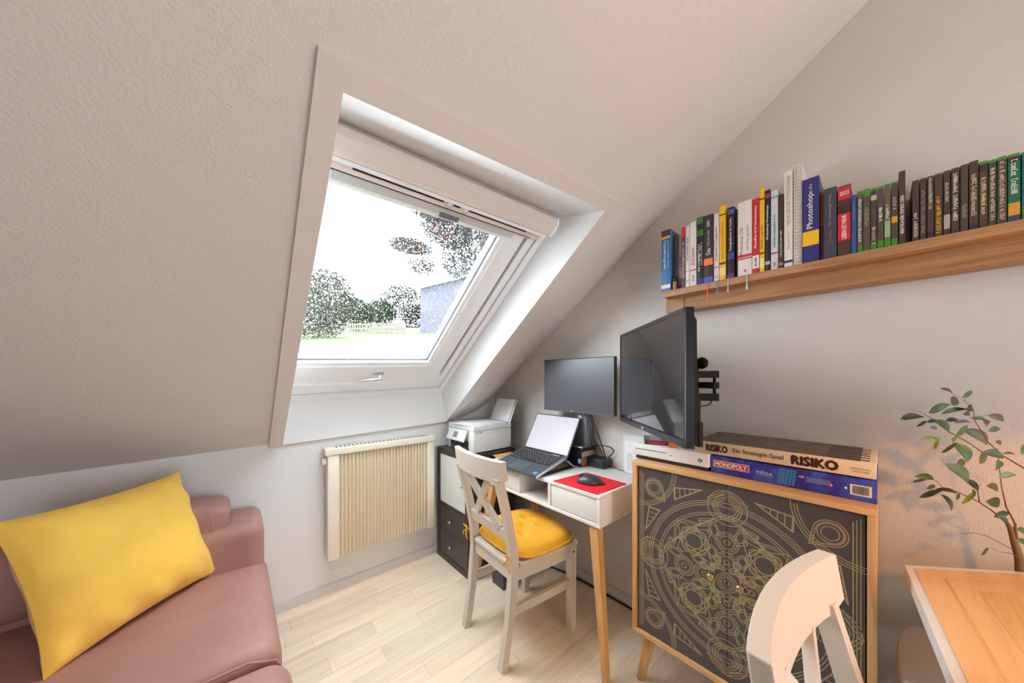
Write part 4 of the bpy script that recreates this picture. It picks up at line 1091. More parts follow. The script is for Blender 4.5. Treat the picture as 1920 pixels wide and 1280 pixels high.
tbox(MB(), .010, TW - .012, 0, .0012, TZ0 + .026, TZ1 - .014).build('screen', mat('tv_screen', (40, 40, 46), 0.05, spec=1.0, coat=1.0), hs_, world=True)
mb = MB(); tbox(mb, 0, TW, .0, .003, TZ1 - .013, TZ1); tbox(mb, 0, .008, 0, .003, TZ0, TZ1); tbox(mb, TW - .009, TW, 0, .003, TZ0, TZ1); tbox(mb, 0, TW, 0, .003, TZ0, TZ0 + .022)
mb.build('bezel', mat('bezel_black', (52, 50, 56), 0.3), hs_, world=True)
p_ = tl + td * (TW * .47) + tn * .0032
text('LG', .016, .010, (p_.x, p_.y, TZ0 + .011), td, (0, 0, 1), M_print_white, hs_, bold=.0004)
mb = MB(); P = []
M_tvb = mat('tv_back', (42, 32, 30), 0.6, spec=0.15)
secs = []
for l, z0, z1, d_ in ((.012, TZ0 + .01, TZ1 - .02, .028), (.03, TZ0 + .005, TZ1 - .035, .050), (TW - .025, TZ0 + .005, TZ1 - .035, .050), (TW - .008, TZ0 + .01, TZ1 - .02, .028)):
    q = tl + td * l; secs.append([tuple(q + tn * -.024 + Vector((0, 0, z0))), tuple(q - tn * d_ + Vector((0, 0, z0))), tuple(q - tn * d_ * .9 + Vector((0, 0, z1))), tuple(q + tn * -.024 + Vector((0, 0, z1)))])
mb.sweep(secs).build('back_housing', M_tvb, tv, world=True)
tbox(tbox(MB(), .10, TW - .022, -.062, -.050, TZ0 + .0, TZ0 + .075), .14, TW - .028, -.058, -.05, TZ0 + .075, TZ0 + .16).build('connector_bulge', M_tvb, tv, world=True)
M_arm = mat('mount_black', (32, 26, 25), 0.6, spec=0.15)
mt = thing('television_mount', 'black folding wall arm carrying the television', 'mount', (-0.02, -1.60, 1.2))
MB().rbox(-0.016, -0.001, -1.565, -1.500, 1.12, 1.34, .006, 2).build('wall_plate', M_arm, mt, world=True)
MB().rbox(-0.080, -0.016, -1.560, -1.505, 1.16, 1.30, .006, 2).build('wall_hinge', M_arm, mt, world=True)
el = Vector((-0.175, -1.680, 0)); wp_ = Vector((-0.06, -1.53, 0)); tp_ = Vector((-0.355, -1.500, 0))
def bar(mb, a_, b_, z0, z1, w_=.012):
    d_ = (b_ - a_).normalized(); n_ = Vector((-d_.y, d_.x, 0)) * w_; e = d_ * .012
    q = [a_ - e - n_, b_ + e - n_, b_ + e + n_, a_ - e + n_]
    return mb.hexa([(v.x, v.y, z0) for v in q] + [(v.x, v.y, z1) for v in q])
bar(MB(), tp_, el, 1.261, 1.289).build('arm_bar', M_arm, mt, world=True)
bar(MB(), wp_, el, 1.217, 1.243).build('arm_bar', M_arm, mt, world=True)
bar(MB(), tp_, el, 1.168, 1.197).build('arm_bar', M_arm, mt, world=True)
MB().tube([(el.x, el.y, 1.17), (el.x, el.y, 1.29)], .006, 10).build('hinge_pin', M_arm, mt, world=True)
q = tl + td * (TW * .52) - tn * .066
mb = MB(); nn_ = tn * .012; 
a_ = q - td * .055; b2 = q + td * .055
mb.hexa([(v.x, v.y, 1.14) for v in (a_ - nn_, b2 - nn_, b2 + nn_, a_ + nn_)] + [(v.x, v.y, 1.33) for v in (a_ - nn_, b2 - nn_, b2 + nn_, a_ + nn_)])
mb.build('vesa_plate', M_arm, mt, world=True)
MB().rbox(-0.375, -0.335, -1.52, -1.475, 1.155, 1.30, .008, 2).build('tilt_head', M_arm, mt, world=True)
MB().lathe([(.024, 0), (.026, .004), (.024, .016), (.012, .020)], 18, (-0.115, -1.615, 1.325), Matrix.Rotation(-PI / 2, 3, 'Y')).build('cable_reel', M_gloss, mt, world=True)
cable('black cable drooping below the television arm', [(-0.30, -1.56, 1.18), (-0.24, -1.61, 1.145), (-0.19, -1.66, 1.15), (-0.175, -1.672, 1.172)], .003, M_black)

MATS['tv_screen'].node_tree.nodes['Principled BSDF'].inputs['Coat IOR'].default_value = 1.9
# ---------------------------------------------------------------- console, cases and board games on the sideboard
M_cons = mat('console_white', (222, 220, 214), 0.5)
xb = thing('game_console', 'flat white game console on the left of the sideboard', 'game console', (-0.23, -1.58, .9205))
MB().box(-0.352, -0.13, -1.710, -1.438, .9205, .936).build('plinth', mat('console_black', (46, 42, 50), .5), xb, world=True)
bd = MB().rbox(-0.362, -0.125, -1.717, -1.426, .936, .985, .002, 2).build('body', M_cons, xb, world=True)
MB().box(-0.3626, -0.3615, -1.568, -1.440, .9625, .9650).build('disc_slot', M_black, bd, world=True)
MB().lathe([(.0022, 0), (.0022, .0006)], 10, (-0.362, -1.585, .957), Matrix.Rotation(-PI / 2, 3, 'Y')).build('eject_button', M_dark, bd, world=True)
MB().lathe([(.0075, 0), (.0075, .0006)], 18, (-0.362, -1.690, .958), Matrix.Rotation(-PI / 2, 3, 'Y')).build('power_button', M_black, bd, world=True)
text('x', .0135, .0125, (-0.3628, -1.690, .958), (0, -1, 0), (0, 0, 1), M_cons, bd, 'emblem')
gc = thing('game_case', 'dark game case with red edge lying on the white console', 'game case', (-0.28, -1.49, .985), R(28))
MB().rbox(-.068, .068, -.042, .048, .0005, .0155, .002, 2).build('case', mat('case_smoke', (70, 62, 78), .3), gc)
MB().box(-.0685, -.0678, -.036, .030, .003, .013).build('red_edge', mat('case_red', (200, 30, 70), .4), gc)
mb = MB()
for a_, b_ in ((-.04, -.02), (-.005, .02), (.03, .05)): mb.box(a_, b_, -.02, .025, .0156, .0160)
mb.build('cover_print', mat('cover_pale', (190, 185, 196), .4), gc)
MB().box(-.068, .068, -.042, -.038, .0157, .0161).build('cover_edge', M_black, gc)
o = MB().rbox(-0.345, -0.325, -1.600, -1.570, .9855, 1.003, .004, 2, Matrix.Rotation(R(25), 3, 'Z')).build('orange_clip', mat('clip_orange', (232, 110, 30), .4)); tag(o, 'small orange plastic clip on the white console below the television', 'clip')

gb = thing('board_game_box', 'blue property-trading board game box lying on the sideboard under the cream box', 'board game', (-0.22, -1.917, .9205), group='board games on the sideboard')
def ymat(name, base, cols, sc=6.0):
    m = bpy.data.materials.new(name); m.use_nodes = True; nt = m.node_tree; b = nt.nodes['Principled BSDF']; b.inputs['Roughness'].default_value = .4
    tc = nt.nodes.new('ShaderNodeTexCoord'); mp = nt.nodes.new('ShaderNodeMapping'); mp.inputs['Scale'].default_value = sc if isinstance(sc, tuple) else (sc,) * 3
    n_ = nt.nodes.new('ShaderNodeTexNoise'); n_.inputs['Scale'].default_value = 1.0; n_.inputs['Detail'].default_value = 3; n_.inputs['Distortion'].default_value = .6
    r = nt.nodes.new('ShaderNodeValToRGB'); e = r.color_ramp.elements
    allc = [base] + cols
    e[0].position = .3; e[0].color = lin(allc[0]); e[1].position = .72; e[1].color = lin(allc[-1])
    for i, c in enumerate(allc[1:-1]):
        q = e.new(.3 + .42 * (i + 1) / (len(allc) - 1)); q.color = lin(c)
    nt.links.new(tc.outputs['Object'], mp.inputs[0]); nt.links.new(mp.outputs[0], n_.inputs['Vector']); nt.links.new(n_.outputs[0], r.inputs[0]); nt.links.new(r.outputs[0], b.inputs['Base Color'])
    return m
gbm = ymat('blue_box_print', (52, 40, 130), [(50, 52, 160), (62, 96, 190), (56, 50, 150)], (8, 14, 8))
GX0, GX1, GY0, GY1 = -0.346, -0.080, -2.118, -1.719
MB().rbox(GX0, GX1, GY0, GY1, .9205, .981, .0015, 1).build('box', gbm, gb, world=True)
M_red = mat('logo_red', (206, 40, 50), .4)
fx = GX0 - .0004
def fr_rect(y0, y1, z0, z1, m, par, name, x=fx, lift=.0002):
    return MB().add([(x - lift, y0, z0), (x - lift, y1, z0), (x - lift, y1, z1), (x - lift, y0, z1)], [(0, 1, 2, 3)]).build(name, m, par, world=True)
fr_rect(-1.728, -1.834, .9425, .9665, M_print_white, gb, 'logo_border')
fr_rect(-1.730, -1.832, .9443, .9647, M_red, gb, 'logo_field', lift=.0004)
text('MONOPOLY', .094, .0150, (fx - .0006, -1.781, .9545), (0, -1, 0), (0, 0, 1), M_print_white, gb, bold=.0006)
text('MEGA', .042, .0095, (fx, -1.876, .9500), (0, -1, 0), (0, 0, 1), mat('mega_silver', (196, 196, 210), .4), gb, bold=.0003)
text('THE', .007, .0022, (fx, -1.872, .9582), (0, -1, 0), (0, 0, 1), MATS['mega_silver'], gb)
text('EDITION', .038, .0028, (fx, -1.876, .9418), (0, -1, 0), (0, 0, 1), MATS['mega_silver'], gb)
text('CE', .011, .0055, (fx, -1.965, .9600), (0, -1, 0), (0, 0, 1), M_print_white, gb, bold=.0003)
mb = MB(); rg = random.Random(3)
for r_ in range(6):
    for c in range(5):
        y_ = -1.908 - c * .0085 - r_ * .001; z_ = .927 + r_ * .0082
        mb.add([(fx - .0001, y_, z_), (fx - .0001, y_ - .0068, z_ + .0006), (fx - .0001, y_ - .0074, z_ + .0072), (fx - .0001, y_ - .0006, z_ + .0064)], [(0, 1, 2, 3)])
mb.build('skyline_print', mat('cyan_print', (70, 140, 200), .4), gb, world=True)
mb = MB()
for r_ in range(5): mb.add([(fx - .0003, -1.976, .9615 - r_ * .0032), (fx - .0003, -2.03 + rg.uniform(0, .01), .9615 - r_ * .0032), (fx - .0003, -2.03, .9607 - r_ * .0032), (fx - .0003, -1.976, .9607 - r_ * .0032)], [(0, 1, 2, 3)])
mb.build('small_print', MATS['mega_silver'], gb, world=True)
for yy, m, rr in ((-2.028, mat('dot_orange', (236, 120, 70), .4), .0042), (-2.058, M_print_white, .0036)):
    MB().lathe([(rr, 0), (rr, .0003)], 14, (fx, yy, .9500), Matrix.Rotation(-PI / 2, 3, 'Y')).build('symbol', m, gb, world=True)
fr_rect(-2.067, -2.108, .9345, .9640, M_print_white, gb, 'barcode_label')
mb = MB(); yy = -2.072
while yy > -2.103:
    w_ = rg.choice([.0006, .0011, .0016]); mb.add([(fx - .0005, yy, .9385), (fx - .0005, yy - w_, .9385), (fx - .0005, yy - w_, .9610), (fx - .0005, yy, .9610)], [(0, 1, 2, 3)]); yy -= w_ + rg.choice([.0006, .0010])
mb.build('barcode', mat('barcode_brown', (90, 74, 70), .5), gb, world=True)

rk = thing('board_game_box', 'cream strategy board game box with painted battle lid, on top of the blue box', 'board game', (-0.22, -1.90, .981), group='board games on the sideboard')
M_cream = mat('cream_card', (226, 204, 170), .5)
RY0, RY1 = -2.116, -1.665
MB().rbox(GX0 + .002, GX1 + .012, RY0, RY1, .9855, 1.0290, .0015, 1).build('box', M_cream, rk, world=True)
artm = ymat('lid_painting', (48, 40, 34), [(96, 50, 36), (96, 100, 66), (52, 42, 38), (150, 92, 56)], (16, 7, 16))
MB().box(GX0 + .006, GX1 + .008, RY0 + .030, RY1 - .004, 1.0288, 1.0296).build('lid_print', artm, rk, world=True)
mb = MB()
for i in range(6): 
    x_ = GX0 + .02 + i * .040; mb.box(x_, x_ + .012, RY0 + .012, RY0 + .10, 1.0295, 1.0300)
mb.build('stripe_print', mat('stripe_brown', (70, 38, 28), .5), rk, world=True)
fx2 = GX0 + .0016
M_rk = mat('risk_letters', (66, 24, 20), .5)
text('RISIKO', .066, .0235, (fx2, -1.738, 1.0075), (0, -1, 0), (0, 0, 1), M_rk, rk, bold=.0014)
text('Ein Strategie-Spiel', .136, .0190, (fx2, -1.855, 1.0075), (0, -1, 0), (0, 0, 1), mat('thin_letters', (70, 58, 56), .5), rk, bold=.0001)
text('RISIKO', .100, .0260, (fx2, -1.993, 1.0075), (0, -1, 0), (0, 0, 1), M_rk, rk, bold=.0020)
text(2, .040, .0045, (fx2, -2.088, 1.0085), (0, -1, 0), (0, 0, 1), mat('faint_brown', (150, 120, 96), .5), rk)
text(3, .032, .0045, (fx2, -2.088, 1.0005), (0, -1, 0), (0, 0, 1), MATS['faint_brown'], rk)

# fig plant: leaf centres, lengths, angles; stem centre lines with radii (metres)
LEAVES= [(-0.089,-2.25,1.227,0.031,-25,0.3),(-0.125,-2.281,1.218,0.034,30,0.5),(-0.104,-2.26,1.197,0.033,40,0.75),(-0.132,-2.233,1.178,0.055,30,0.4),(-0.135,-2.184,1.148,0.054,10,0.35),(-0.068,-2.264,1.169,0.061,15,0.2),(-0.062,-2.291,1.175,0.036,0,0.6),(-0.16,-2.277,1.165,0.043,-10,0.3),(-0.091,-2.206,1.126,0.04,20,0.35),(-0.088,-2.225,1.134,0.037,0,0.3),(-0.179,-2.238,1.131,0.043,-60,0.55),(-0.116,-2.257,1.143,0.031,0,0.4),(-0.16,-2.269,1.144,0.036,5,0.25),(-0.117,-2.273,1.117,0.046,40,0.5),(-0.137,-2.298,1.153,0.034,-10,0.3),(-0.078,-2.304,1.1,0.063,-45,0.45),(-0.136,-2.309,1.141,0.033,-40,0.4),(-0.164,-2.317,1.129,0.032,10,0.45),(-0.123,-2.327,1.157,0.042,-25,0.4),(-0.149,-2.215,1.09,0.048,5,0.25),(-0.141,-2.227,1.076,0.04,70,0.35),(-0.068,-2.264,1.082,0.029,-20,0.6),(-0.151,-2.249,1.069,0.046,50,0.35),(-0.131,-2.275,1.057,0.057,-75,0.5),(-0.096,-2.273,1.023,0.035,20,0.6),(-0.064,-2.311,1.041,0.047,60,0.45),(-0.164,-2.317,1.065,0.043,-20,0.5),(-0.117,-2.33,1.089,0.027,-30,0.4),(-0.146,-2.325,1.033,0.033,-75,0.55),(-0.165,-2.335,1.015,0.036,15,0.4),(-0.146,-2.267,1.003,0.069,-50,0.45),(-0.171,-2.355,1.085,0.033,60,0.4),(-0.107,-2.346,1.063,0.033,-5,0.2),(-0.156,-2.223,1.12,0.016,-30,0.6),(-0.113,-2.211,0.971,0.054,-10,0.35),(-0.172,-2.197,0.969,0.036,15,0.3),(-0.165,-2.218,0.955,0.038,5,0.35),(-0.072,-2.223,0.917,0.06,30,0.35),(-0.076,-2.252,0.934,0.049,-10,0.25),(-0.086,-2.254,0.901,0.048,-75,0.3),(-0.176,-2.26,0.943,0.027,30,0.4),(-0.112,-2.282,0.93,0.051,70,0.5),(-0.135,-2.289,0.946,0.029,-80,0.45),(-0.096,-2.293,0.964,0.042,-55,0.4),(-0.121,-2.322,0.97,0.056,-25,0.35),(-0.106,-2.325,0.927,0.056,-20,0.5),(-0.102,-2.336,0.898,0.038,20,0.5),(-0.13,-2.336,0.89,0.028,-50,0.5),(-0.13,-2.36,0.871,0.032,-30,0.5),(-0.169,-2.355,0.854,0.027,-30,0.5),(-0.142,-2.306,0.802,0.04,25,0.2)]
STEMS= [[(-0.09,-2.365,0.746,0.008),(-0.09,-2.363,0.787,0.007),(-0.09,-2.356,0.823,0.0055),(-0.09,-2.35,0.861,0.0045),(-0.09,-2.345,0.873,0.003)],[(-0.09,-2.358,0.835,0.0035),(-0.09,-2.357,0.875,0.002),(-0.09,-2.344,0.915,0.0015),(-0.09,-2.337,0.969,0.001),(-0.09,-2.332,1.047,0.0007),(-0.09,-2.331,1.069,0.0007)],[(-0.1,-2.344,0.873,0.002),(-0.1,-2.324,0.898,0.0015),(-0.1,-2.302,0.918,0.0012),(-0.1,-2.267,0.937,0.001),(-0.1,-2.241,0.944,0.0008),(-0.1,-2.227,0.962,0.0006)],[(-0.1,-2.302,0.918,0.001),(-0.1,-2.299,0.95,0.0009),(-0.1,-2.293,0.964,0.0007),(-0.1,-2.271,0.99,0.0006)],[(-0.1,-2.387,1.01,0.0022),(-0.1,-2.367,1.027,0.0018),(-0.1,-2.336,1.054,0.0015),(-0.1,-2.306,1.057,0.0013),(-0.1,-2.283,1.081,0.0012),(-0.1,-2.25,1.108,0.001),(-0.1,-2.23,1.13,0.0009),(-0.1,-2.222,1.141,0.0008),(-0.1,-2.201,1.159,0.0006),(-0.1,-2.181,1.165,0.0005)],[(-0.1,-2.336,1.056,0.0013),(-0.1,-2.315,1.086,0.0011),(-0.1,-2.302,1.123,0.0009),(-0.1,-2.294,1.143,0.0008),(-0.1,-2.293,1.171,0.0007),(-0.1,-2.278,1.196,0.0006),(-0.1,-2.259,1.214,0.0005),(-0.1,-2.249,1.228,0.0004)],[(-0.1,-2.352,0.808,0.0009),(-0.1,-2.341,0.814,0.0009),(-0.1,-2.315,0.829,0.0007),(-0.1,-2.295,0.831,0.0006),(-0.1,-2.27,0.82,0.0004)],[(-0.1,-2.278,1.196,0.0005),(-0.1,-2.283,1.217,0.0004)],[(-0.1,-2.294,1.143,0.0006),(-0.1,-2.312,1.159,0.0005),(-0.1,-2.33,1.156,0.0004)],[(-0.1,-2.361,0.792,0.001),(-0.1,-2.347,0.797,0.0007),(-0.1,-2.335,0.794,0.0005),(-0.1,-2.319,0.799,0.0004)]]
# ---------------------------------------------------------------- wall shelf with books and game cases
M_sh = wood('shelf_oak', (190, 142, 98), (150, 102, 62), 'Y', 1.0, 0.5)
M_shz = wood('shelf_oak_upright', (186, 140, 100), (158, 112, 74), 'Z', 1.0, 0.5)
sh = thing('wall_shelf', 'long oak wall shelf full of books', 'shelf', (-0.07, -1.95, 1.63))
SY0, SY1 = -2.75, -1.462
MB().rbox(-0.150, -0.001, SY0, SY1, 1.633, 1.661, .001, 1).build('shelf_board', M_sh, sh, world=True)
MB().box(-0.085, -0.001, SY0, -1.531, 1.573, 1.633).build('apron_board', M_sh, sh, world=True)
MB().box(-0.0855, -0.001, -1.528, -1.449, 1.573, 1.633).build('end_block', M_shz, sh, world=True)
ZS = 1.6615
def book(y0, y1, h, col, label, spec=None, depth=.128, xf=-.138, kind='book', grp='books on the wall shelf', cat='book', pages=(206, 186, 156)):
    """upright volume, spine to the room; y0 > y1"""
    w_ = y0 - y1 - .0006; yc = (y0 + y1) / 2
    t = thing(kind, label, cat, (xf + depth / 2, yc, ZS), group=grp)
    m = mat('cover_%d_%d_%d' % col, col, .42)
    a_, b_ = yc - w_ / 2, yc + w_ / 2
    bt = min(.0025, w_ * .14)
    mb = MB(); mb.box(xf, xf + depth, a_, a_ + bt, ZS, ZS + h).box(xf, xf + depth, b_ - bt, b_, ZS, ZS + h)
    q = [(xf + .003, a_ + bt), (xf + .003, b_ - bt)]; sec = []
    prof = [(xf + .004, a_ + bt), (xf + .0012, a_ + .0005), (xf - .0004, yc), (xf + .0012, b_ - .0005), (xf + .004, b_ - bt)]
    mb.prism(prof, ZS, ZS + h)
    mb.build('cover', m, t, world=True)
    MB().box(xf + .004, xf + depth - .004, a_ + bt, b_ - bt, ZS + .003, ZS + h - .004).build('pages', mat('pages_%d' % pages[0], pages, .8), t, world=True)
    for sp_ in (spec or []):
        k_ = sp_[0]
        if k_ == 'band':      # band z0 z1 colour
            _, z0, z1, c = sp_
            MB().add([(xf - .0010, a_ + .0003, ZS + h * z0), (xf - .0010, b_ - .0003, ZS + h * z0), (xf - .0010, b_ - .0003, ZS + h * z1), (xf - .0010, a_ + .0003, ZS + h * z1)], [(0, 1, 2, 3)]).build('spine_band', mat('band_%d_%d_%d' % c, c, .45), t, world=True)
        elif k_ == 't':       # text string z-centre length height colour up/down y-offset
            _, s, zc, ln_, hh, c, dr_2, oy = sp_
            xd, yd = ((0, 0, 1), (0, 1, 0)) if dr_2 == 'u' else ((0, 0, -1), (0, -1, 0))
            text(s, h * ln_, w_ * hh, (xf - .0009, yc + oy * w_, ZS + h * zc), xd, yd, mat('ink_%d_%d_%d' % c, c, .5), t, 'spine_lettering', lift=.0005, bold=.00022)
        elif k_ == 'h':       # horizontal text
            _, s, zc, wd_, hh, c = sp_
            text(s, w_ * wd_, h * hh, (xf - .0009, yc, ZS + h * zc), (0, -1, 0), (0, 0, 1), mat('ink_%d_%d_%d' % c, c, .5), t, 'spine_lettering', lift=.0005, bold=.00022)
    return t
Wt, Bk, Rd, Or = (236, 232, 226), (34, 30, 34), (200, 36, 44), (240, 128, 60)
G2 = 'books on the wall shelf'
book(-1.450, -1.491, .284, (58, 120, 176), 'light blue book on digital photography, leftmost on the shelf', [('band', .90, 1, (60, 60, 60)), ('band', .86, .90, (236, 170, 80)), ('t', 'Digitalfotografie', .60, .46, .30, (214, 232, 244), 'd', .14), ('t', 11, .60, .46, .10, (190, 214, 234), 'd', -.25), ('band', .05, .11, Wt)])
book(-1.492, -1.512, .262, (122, 104, 104), 'mauve grey book set back behind the small stoppered bottle', [], .10, -.105)
book(-1.513, -1.538, .255, (168, 150, 150), 'pale grey pink book set back, second right of the light blue book', [('band', 0, .10, (176, 50, 120)), ('t', 12, .5, .2, .5, (140, 60, 110), 'd', 0)], .10, -.105)
book(-1.540, -1.555, .270, (88, 80, 84), 'slim dark grey book with a red cap band near the left end', [('band', .84, 1, (214, 30, 40)), ('t', 13, .45, .6, .5, (214, 208, 210), 'd', 0)])
book(-1.556, -1.573, .272, (226, 220, 222), 'slim white book with blue flecks, left of the white book with red letters', [('band', .25, .258, Rd), ('t', 14, .62, .4, .42, (120, 140, 170), 'd', 0), ('band', .08, .12, (170, 190, 210))])
book(-1.574, -1.600, .280, (228, 222, 216), 'white book with red vertical letters beside the green-banded black book', [('band', .24, .258, Rd), ('t', 'CHOICE', .46, .28, .42, (206, 60, 66), 'd', 0), ('t', 15, .12, .1, .3, Rd, 'd', 0)])
book(-1.601, -1.628, .290, (44, 40, 40), 'black book with two green bands and a blue foot', [('band', .90, .99, (60, 128, 60)), ('band', .72, .81, (56, 120, 56)), ('band', 0, .09, (58, 54, 140)), ('t', 16, .40, .40, .38, Wt, 'd', .12), ('t', 17, .45, .34, .2, (200, 196, 190), 'd', -.25)])
book(-1.629, -1.664, .288, (60, 56, 56), 'thick charcoal book with an orange band and blue foot', [('band', .26, .36, Or), ('band', 0, .09, (66, 100, 180)), ('t', 'Q&A', .87, .10, .36, Wt, 'u', 0), ('t', 18, .67, .26, .22, (180, 170, 150), 'u', 0), ('t', 'Das', .46, .09, .45, Wt, 'u', 0)])
book(-1.667, -1.686, .283, (224, 216, 210), 'white photography book with red line, left of the first yellow book', [('band', .20, .214, Rd), ('t', 'Digitale Fotografie', .55, .5, .5, (110, 126, 160), 'u', 0), ('t', 19, .07, .05, .4, Rd, 'u', 0)])
book(-1.687, -1.710, .306, (240, 190, 26), 'yellow book with dark bands, first yellow one from the left', [('band', .87, .885, Bk), ('band', .21, .24, (70, 70, 40)), ('t', 'Fotografieren & Bearbeiten', .52, .48, .36, (206, 110, 20), 'd', 0), ('band', .06, .16, (246, 214, 150))])
book(-1.715, -1.739, .288, (38, 34, 46), 'black studio photography book with blue top bands', [('band', .90, .97, (70, 100, 150)), ('band', .27, .36, (60, 80, 150)), ('band', 0, .07, (90, 60, 150)), ('t', 'Fotografieren im Studio', .62, .46, .42, (226, 206, 190), 'u', 0)])
book(-1.741, -1.750, .276, (96, 74, 62), 'very slim brown book squeezed left of the thick white book', [], .11, -.124)
book(-1.751, -1.797, .292, (230, 224, 218), 'thick white image-editing book with grey letters and red line', [('band', .222, .238, Rd), ('t', 'Photoshop CS5', .47, .37, .26, (110, 116, 140), 'u', .22), ('t', 'für Fotografen', .50, .34, .22, (150, 148, 152), 'u', -.22), ('band', .25, .285, (206, 50, 70)), ('t', 20, .07, .04, .22, Rd, 'u', 0)])
book(-1.798, -1.820, .288, (206, 40, 44), 'red book with a white label near its foot', [('band', .07, .24, Wt), ('t', 'PhotoPlus 2018 Schnelleinstieg', .62, .56, .40, (244, 220, 216), 'u', 0), ('t', 'BILDNER', .155, .12, .34, Bk, 'u', 0)])
book(-1.821, -1.836, .320, (238, 190, 30), 'slim yellow book, second yellow one from the left', [('band', .86, .875, Bk), ('band', .215, .235, (80, 76, 30)), ('t', 'Blitzfotografie', .42, .28, .45, (120, 90, 20), 'u', 0), ('band', .05, .16, (240, 220, 140))])
book(-1.837, -1.853, .305, (44, 36, 52), 'slim black book with white workshop title right of the second yellow book', [('t', 'Photoshop-Workshops', .60, .42, .46, Wt, 'u', 0), ('band', .90, .95, (160, 60, 90)), ('band', .08, .12, (180, 180, 190))])
book(-1.855, -1.876, .294, (206, 214, 212), 'pale blue grey book with red line near its foot', [('band', .20, .218, Rd), ('t', 21, .50, .44, .34, (110, 150, 176), 'u', 0), ('t', 22, .07, .05, .3, Rd, 'u', 0), ('band', .90, .93, (120, 170, 190))])
book(-1.877, -1.891, .272, (66, 52, 48), 'dark brown book left of the tall white book', [('t', 23, .34, .36, .42, (208, 190, 176), 'u', 0), ('band', .04, .08, (150, 130, 120))])
book(-1.893, -1.917, .347, (234, 230, 224), 'tall white photo school book left of the spiral-bound one', [('t', 'MEINE GROSSE FOTOSCHULE', .69, .52, .40, (170, 156, 146), 'u', 0), ('t', 24, .28, .2, .26, (190, 184, 176), 'u', 0), ('band', .045, .07, (60, 50, 110))])
sp2 = book(-1.919, -1.942, .357, (222, 212, 200), 'tall spiral-bound cream book, tallest on the shelf', [])
mb = MB()
for i in range(30):
    z = ZS + .012 + i * .0115
    mb.tube([(-.135, -1.9225, z + .003), (-.1435, -1.926, z), (-.1445, -1.9305, z), (-.1435, -1.935, z), (-.135, -1.9385, z + .003)], .0014, 5)
mb.build('spiral_wire', mat('wire_white', (200, 190, 180), .4), sp2, world=True)
book(-1.943, -1.986, .292, (52, 48, 120), 'thick navy image-editing book with a yellow band', [('band', .20, .37, (240, 190, 20)), ('t', 'Photoshop', .61, .42, .46, Wt, 'u', 0), ('t', 25, .87, .10, .18, (200, 200, 220), 'u', 0)], .132, -.142)
book(-1.987, -1.994, .245, (196, 130, 60), 'very slim orange red booklet right of the navy book', [('band', .0, .5, (140, 60, 56))], .10, -.12)
book(-1.996, -2.028, .238, (66, 70, 88), 'slate grey paperback with brown lettering', [('t', 'Der schmutzige Krieg', .68, .44, .22, (150, 140, 140), 'u', 0), ('t', 26, .33, .2, .2, (140, 100, 70), 'u', 0)])
book(-2.030, -2.060, .231, (84, 50, 46), 'red and brown book with white digits on a red label at its top', [('band', .80, .98, Rd), ('h', '2033', .89, .7, .06, Wt), ('band', .62, .72, (50, 40, 38)), ('band', .22, .60, (206, 34, 44)), ('t', 'LEBEN IST MEHR', .41, .34, .36, Wt, 'u', 0)])
book(-2.061, -2.073, .190, (40, 84, 150), 'slim plain blue book left of the game cases', [('t', 27, .72, .28, .35, (90, 130, 190), 'd', 0)])
# green game cases
grp = 'game cases on the wall shelf'
def case(y0, y1, h, label, s, col=(84, 70, 64), ink=(214, 200, 188), green=(62, 122, 42), foot=.10, cap=.05, ln_=.6, zc=.5, extra=None):
    w_ = y0 - y1 - .0008; yc = (y0 + y1) / 2; xf, dp = -.136, .130
    t = thing('game_case', label, 'game case', (xf + dp / 2, yc, ZS), group=grp)
    MB().rbox(xf, xf + dp, yc - w_ / 2, yc + w_ / 2, ZS, ZS + h, .0018, 2).build('case', mat('case_%d_%d_%d' % green, green, .35), t, world=True)
    MB().add([(xf - .0005, yc - w_ / 2 + .0006, ZS + h * foot), (xf - .0005, yc + w_ / 2 - .0006, ZS + h * foot), (xf - .0005, yc + w_ / 2 - .0006, ZS + h * (1 - cap)), (xf - .0005, yc - w_ / 2 + .0006, ZS + h * (1 - cap))], [(0, 1, 2, 3)]).build('cover_sheet', mat('sheet_%d_%d_%d' % col, col, .4), t, world=True)
    text(s, h * ln_, w_ * .52, (xf - .0008, yc, ZS + h * zc), (0, 0, -1), (0, -1, 0), mat('ink_%d_%d_%d' % ink, ink, .5), t, 'spine_lettering', lift=.0004, bold=.0002)
    for z0, z1, c in (extra or []):
        MB().add([(xf - .0007, yc - w_ / 2 + .0006, ZS + h * z0), (xf - .0007, yc + w_ / 2 - .0006, ZS + h * z0), (xf - .0007, yc + w_ / 2 - .0006, ZS + h * z1), (xf - .0007, yc - w_ / 2 + .0006, ZS + h * z1)], [(0, 1, 2, 3)]).build('spine_band', mat('band_%d_%d_%d' % c, c, .45), t, world=True)
GRN = (70, 140, 46); DKC = (72, 60, 52)
case(-2.0735, -2.086, .199, 'green-footed case with pale lettering, first game case from the left', 28, (104, 84, 84), (226, 216, 214), GRN, .11, .06, .7, .52)
case(-2.0865, -2.102, .199, 'case with wide green cap, second game case from the left', 29, (92, 78, 72), (170, 158, 130), GRN, .03, .12, .3, .55)
case(-2.1025, -2.116, .195, 'case with a round pale badge high on its spine, third from the left', 30, (78, 62, 58), (200, 186, 180), GRN, .12, .04, .3, .22, [(.80, .88, (190, 176, 170))])
case(-2.1165, -2.130, .194, 'case with short white word at mid spine, fourth from the left', 31, (86, 72, 70), (232, 226, 220), GRN, .13, .04, .26, .55)
case(-2.1305, -2.144, .195, 'case with pale green strip low on its spine, fifth from the left', 32, (104, 92, 80), (226, 226, 206), GRN, .12, .03, .24, .56, [(.16, .42, (150, 176, 140))])
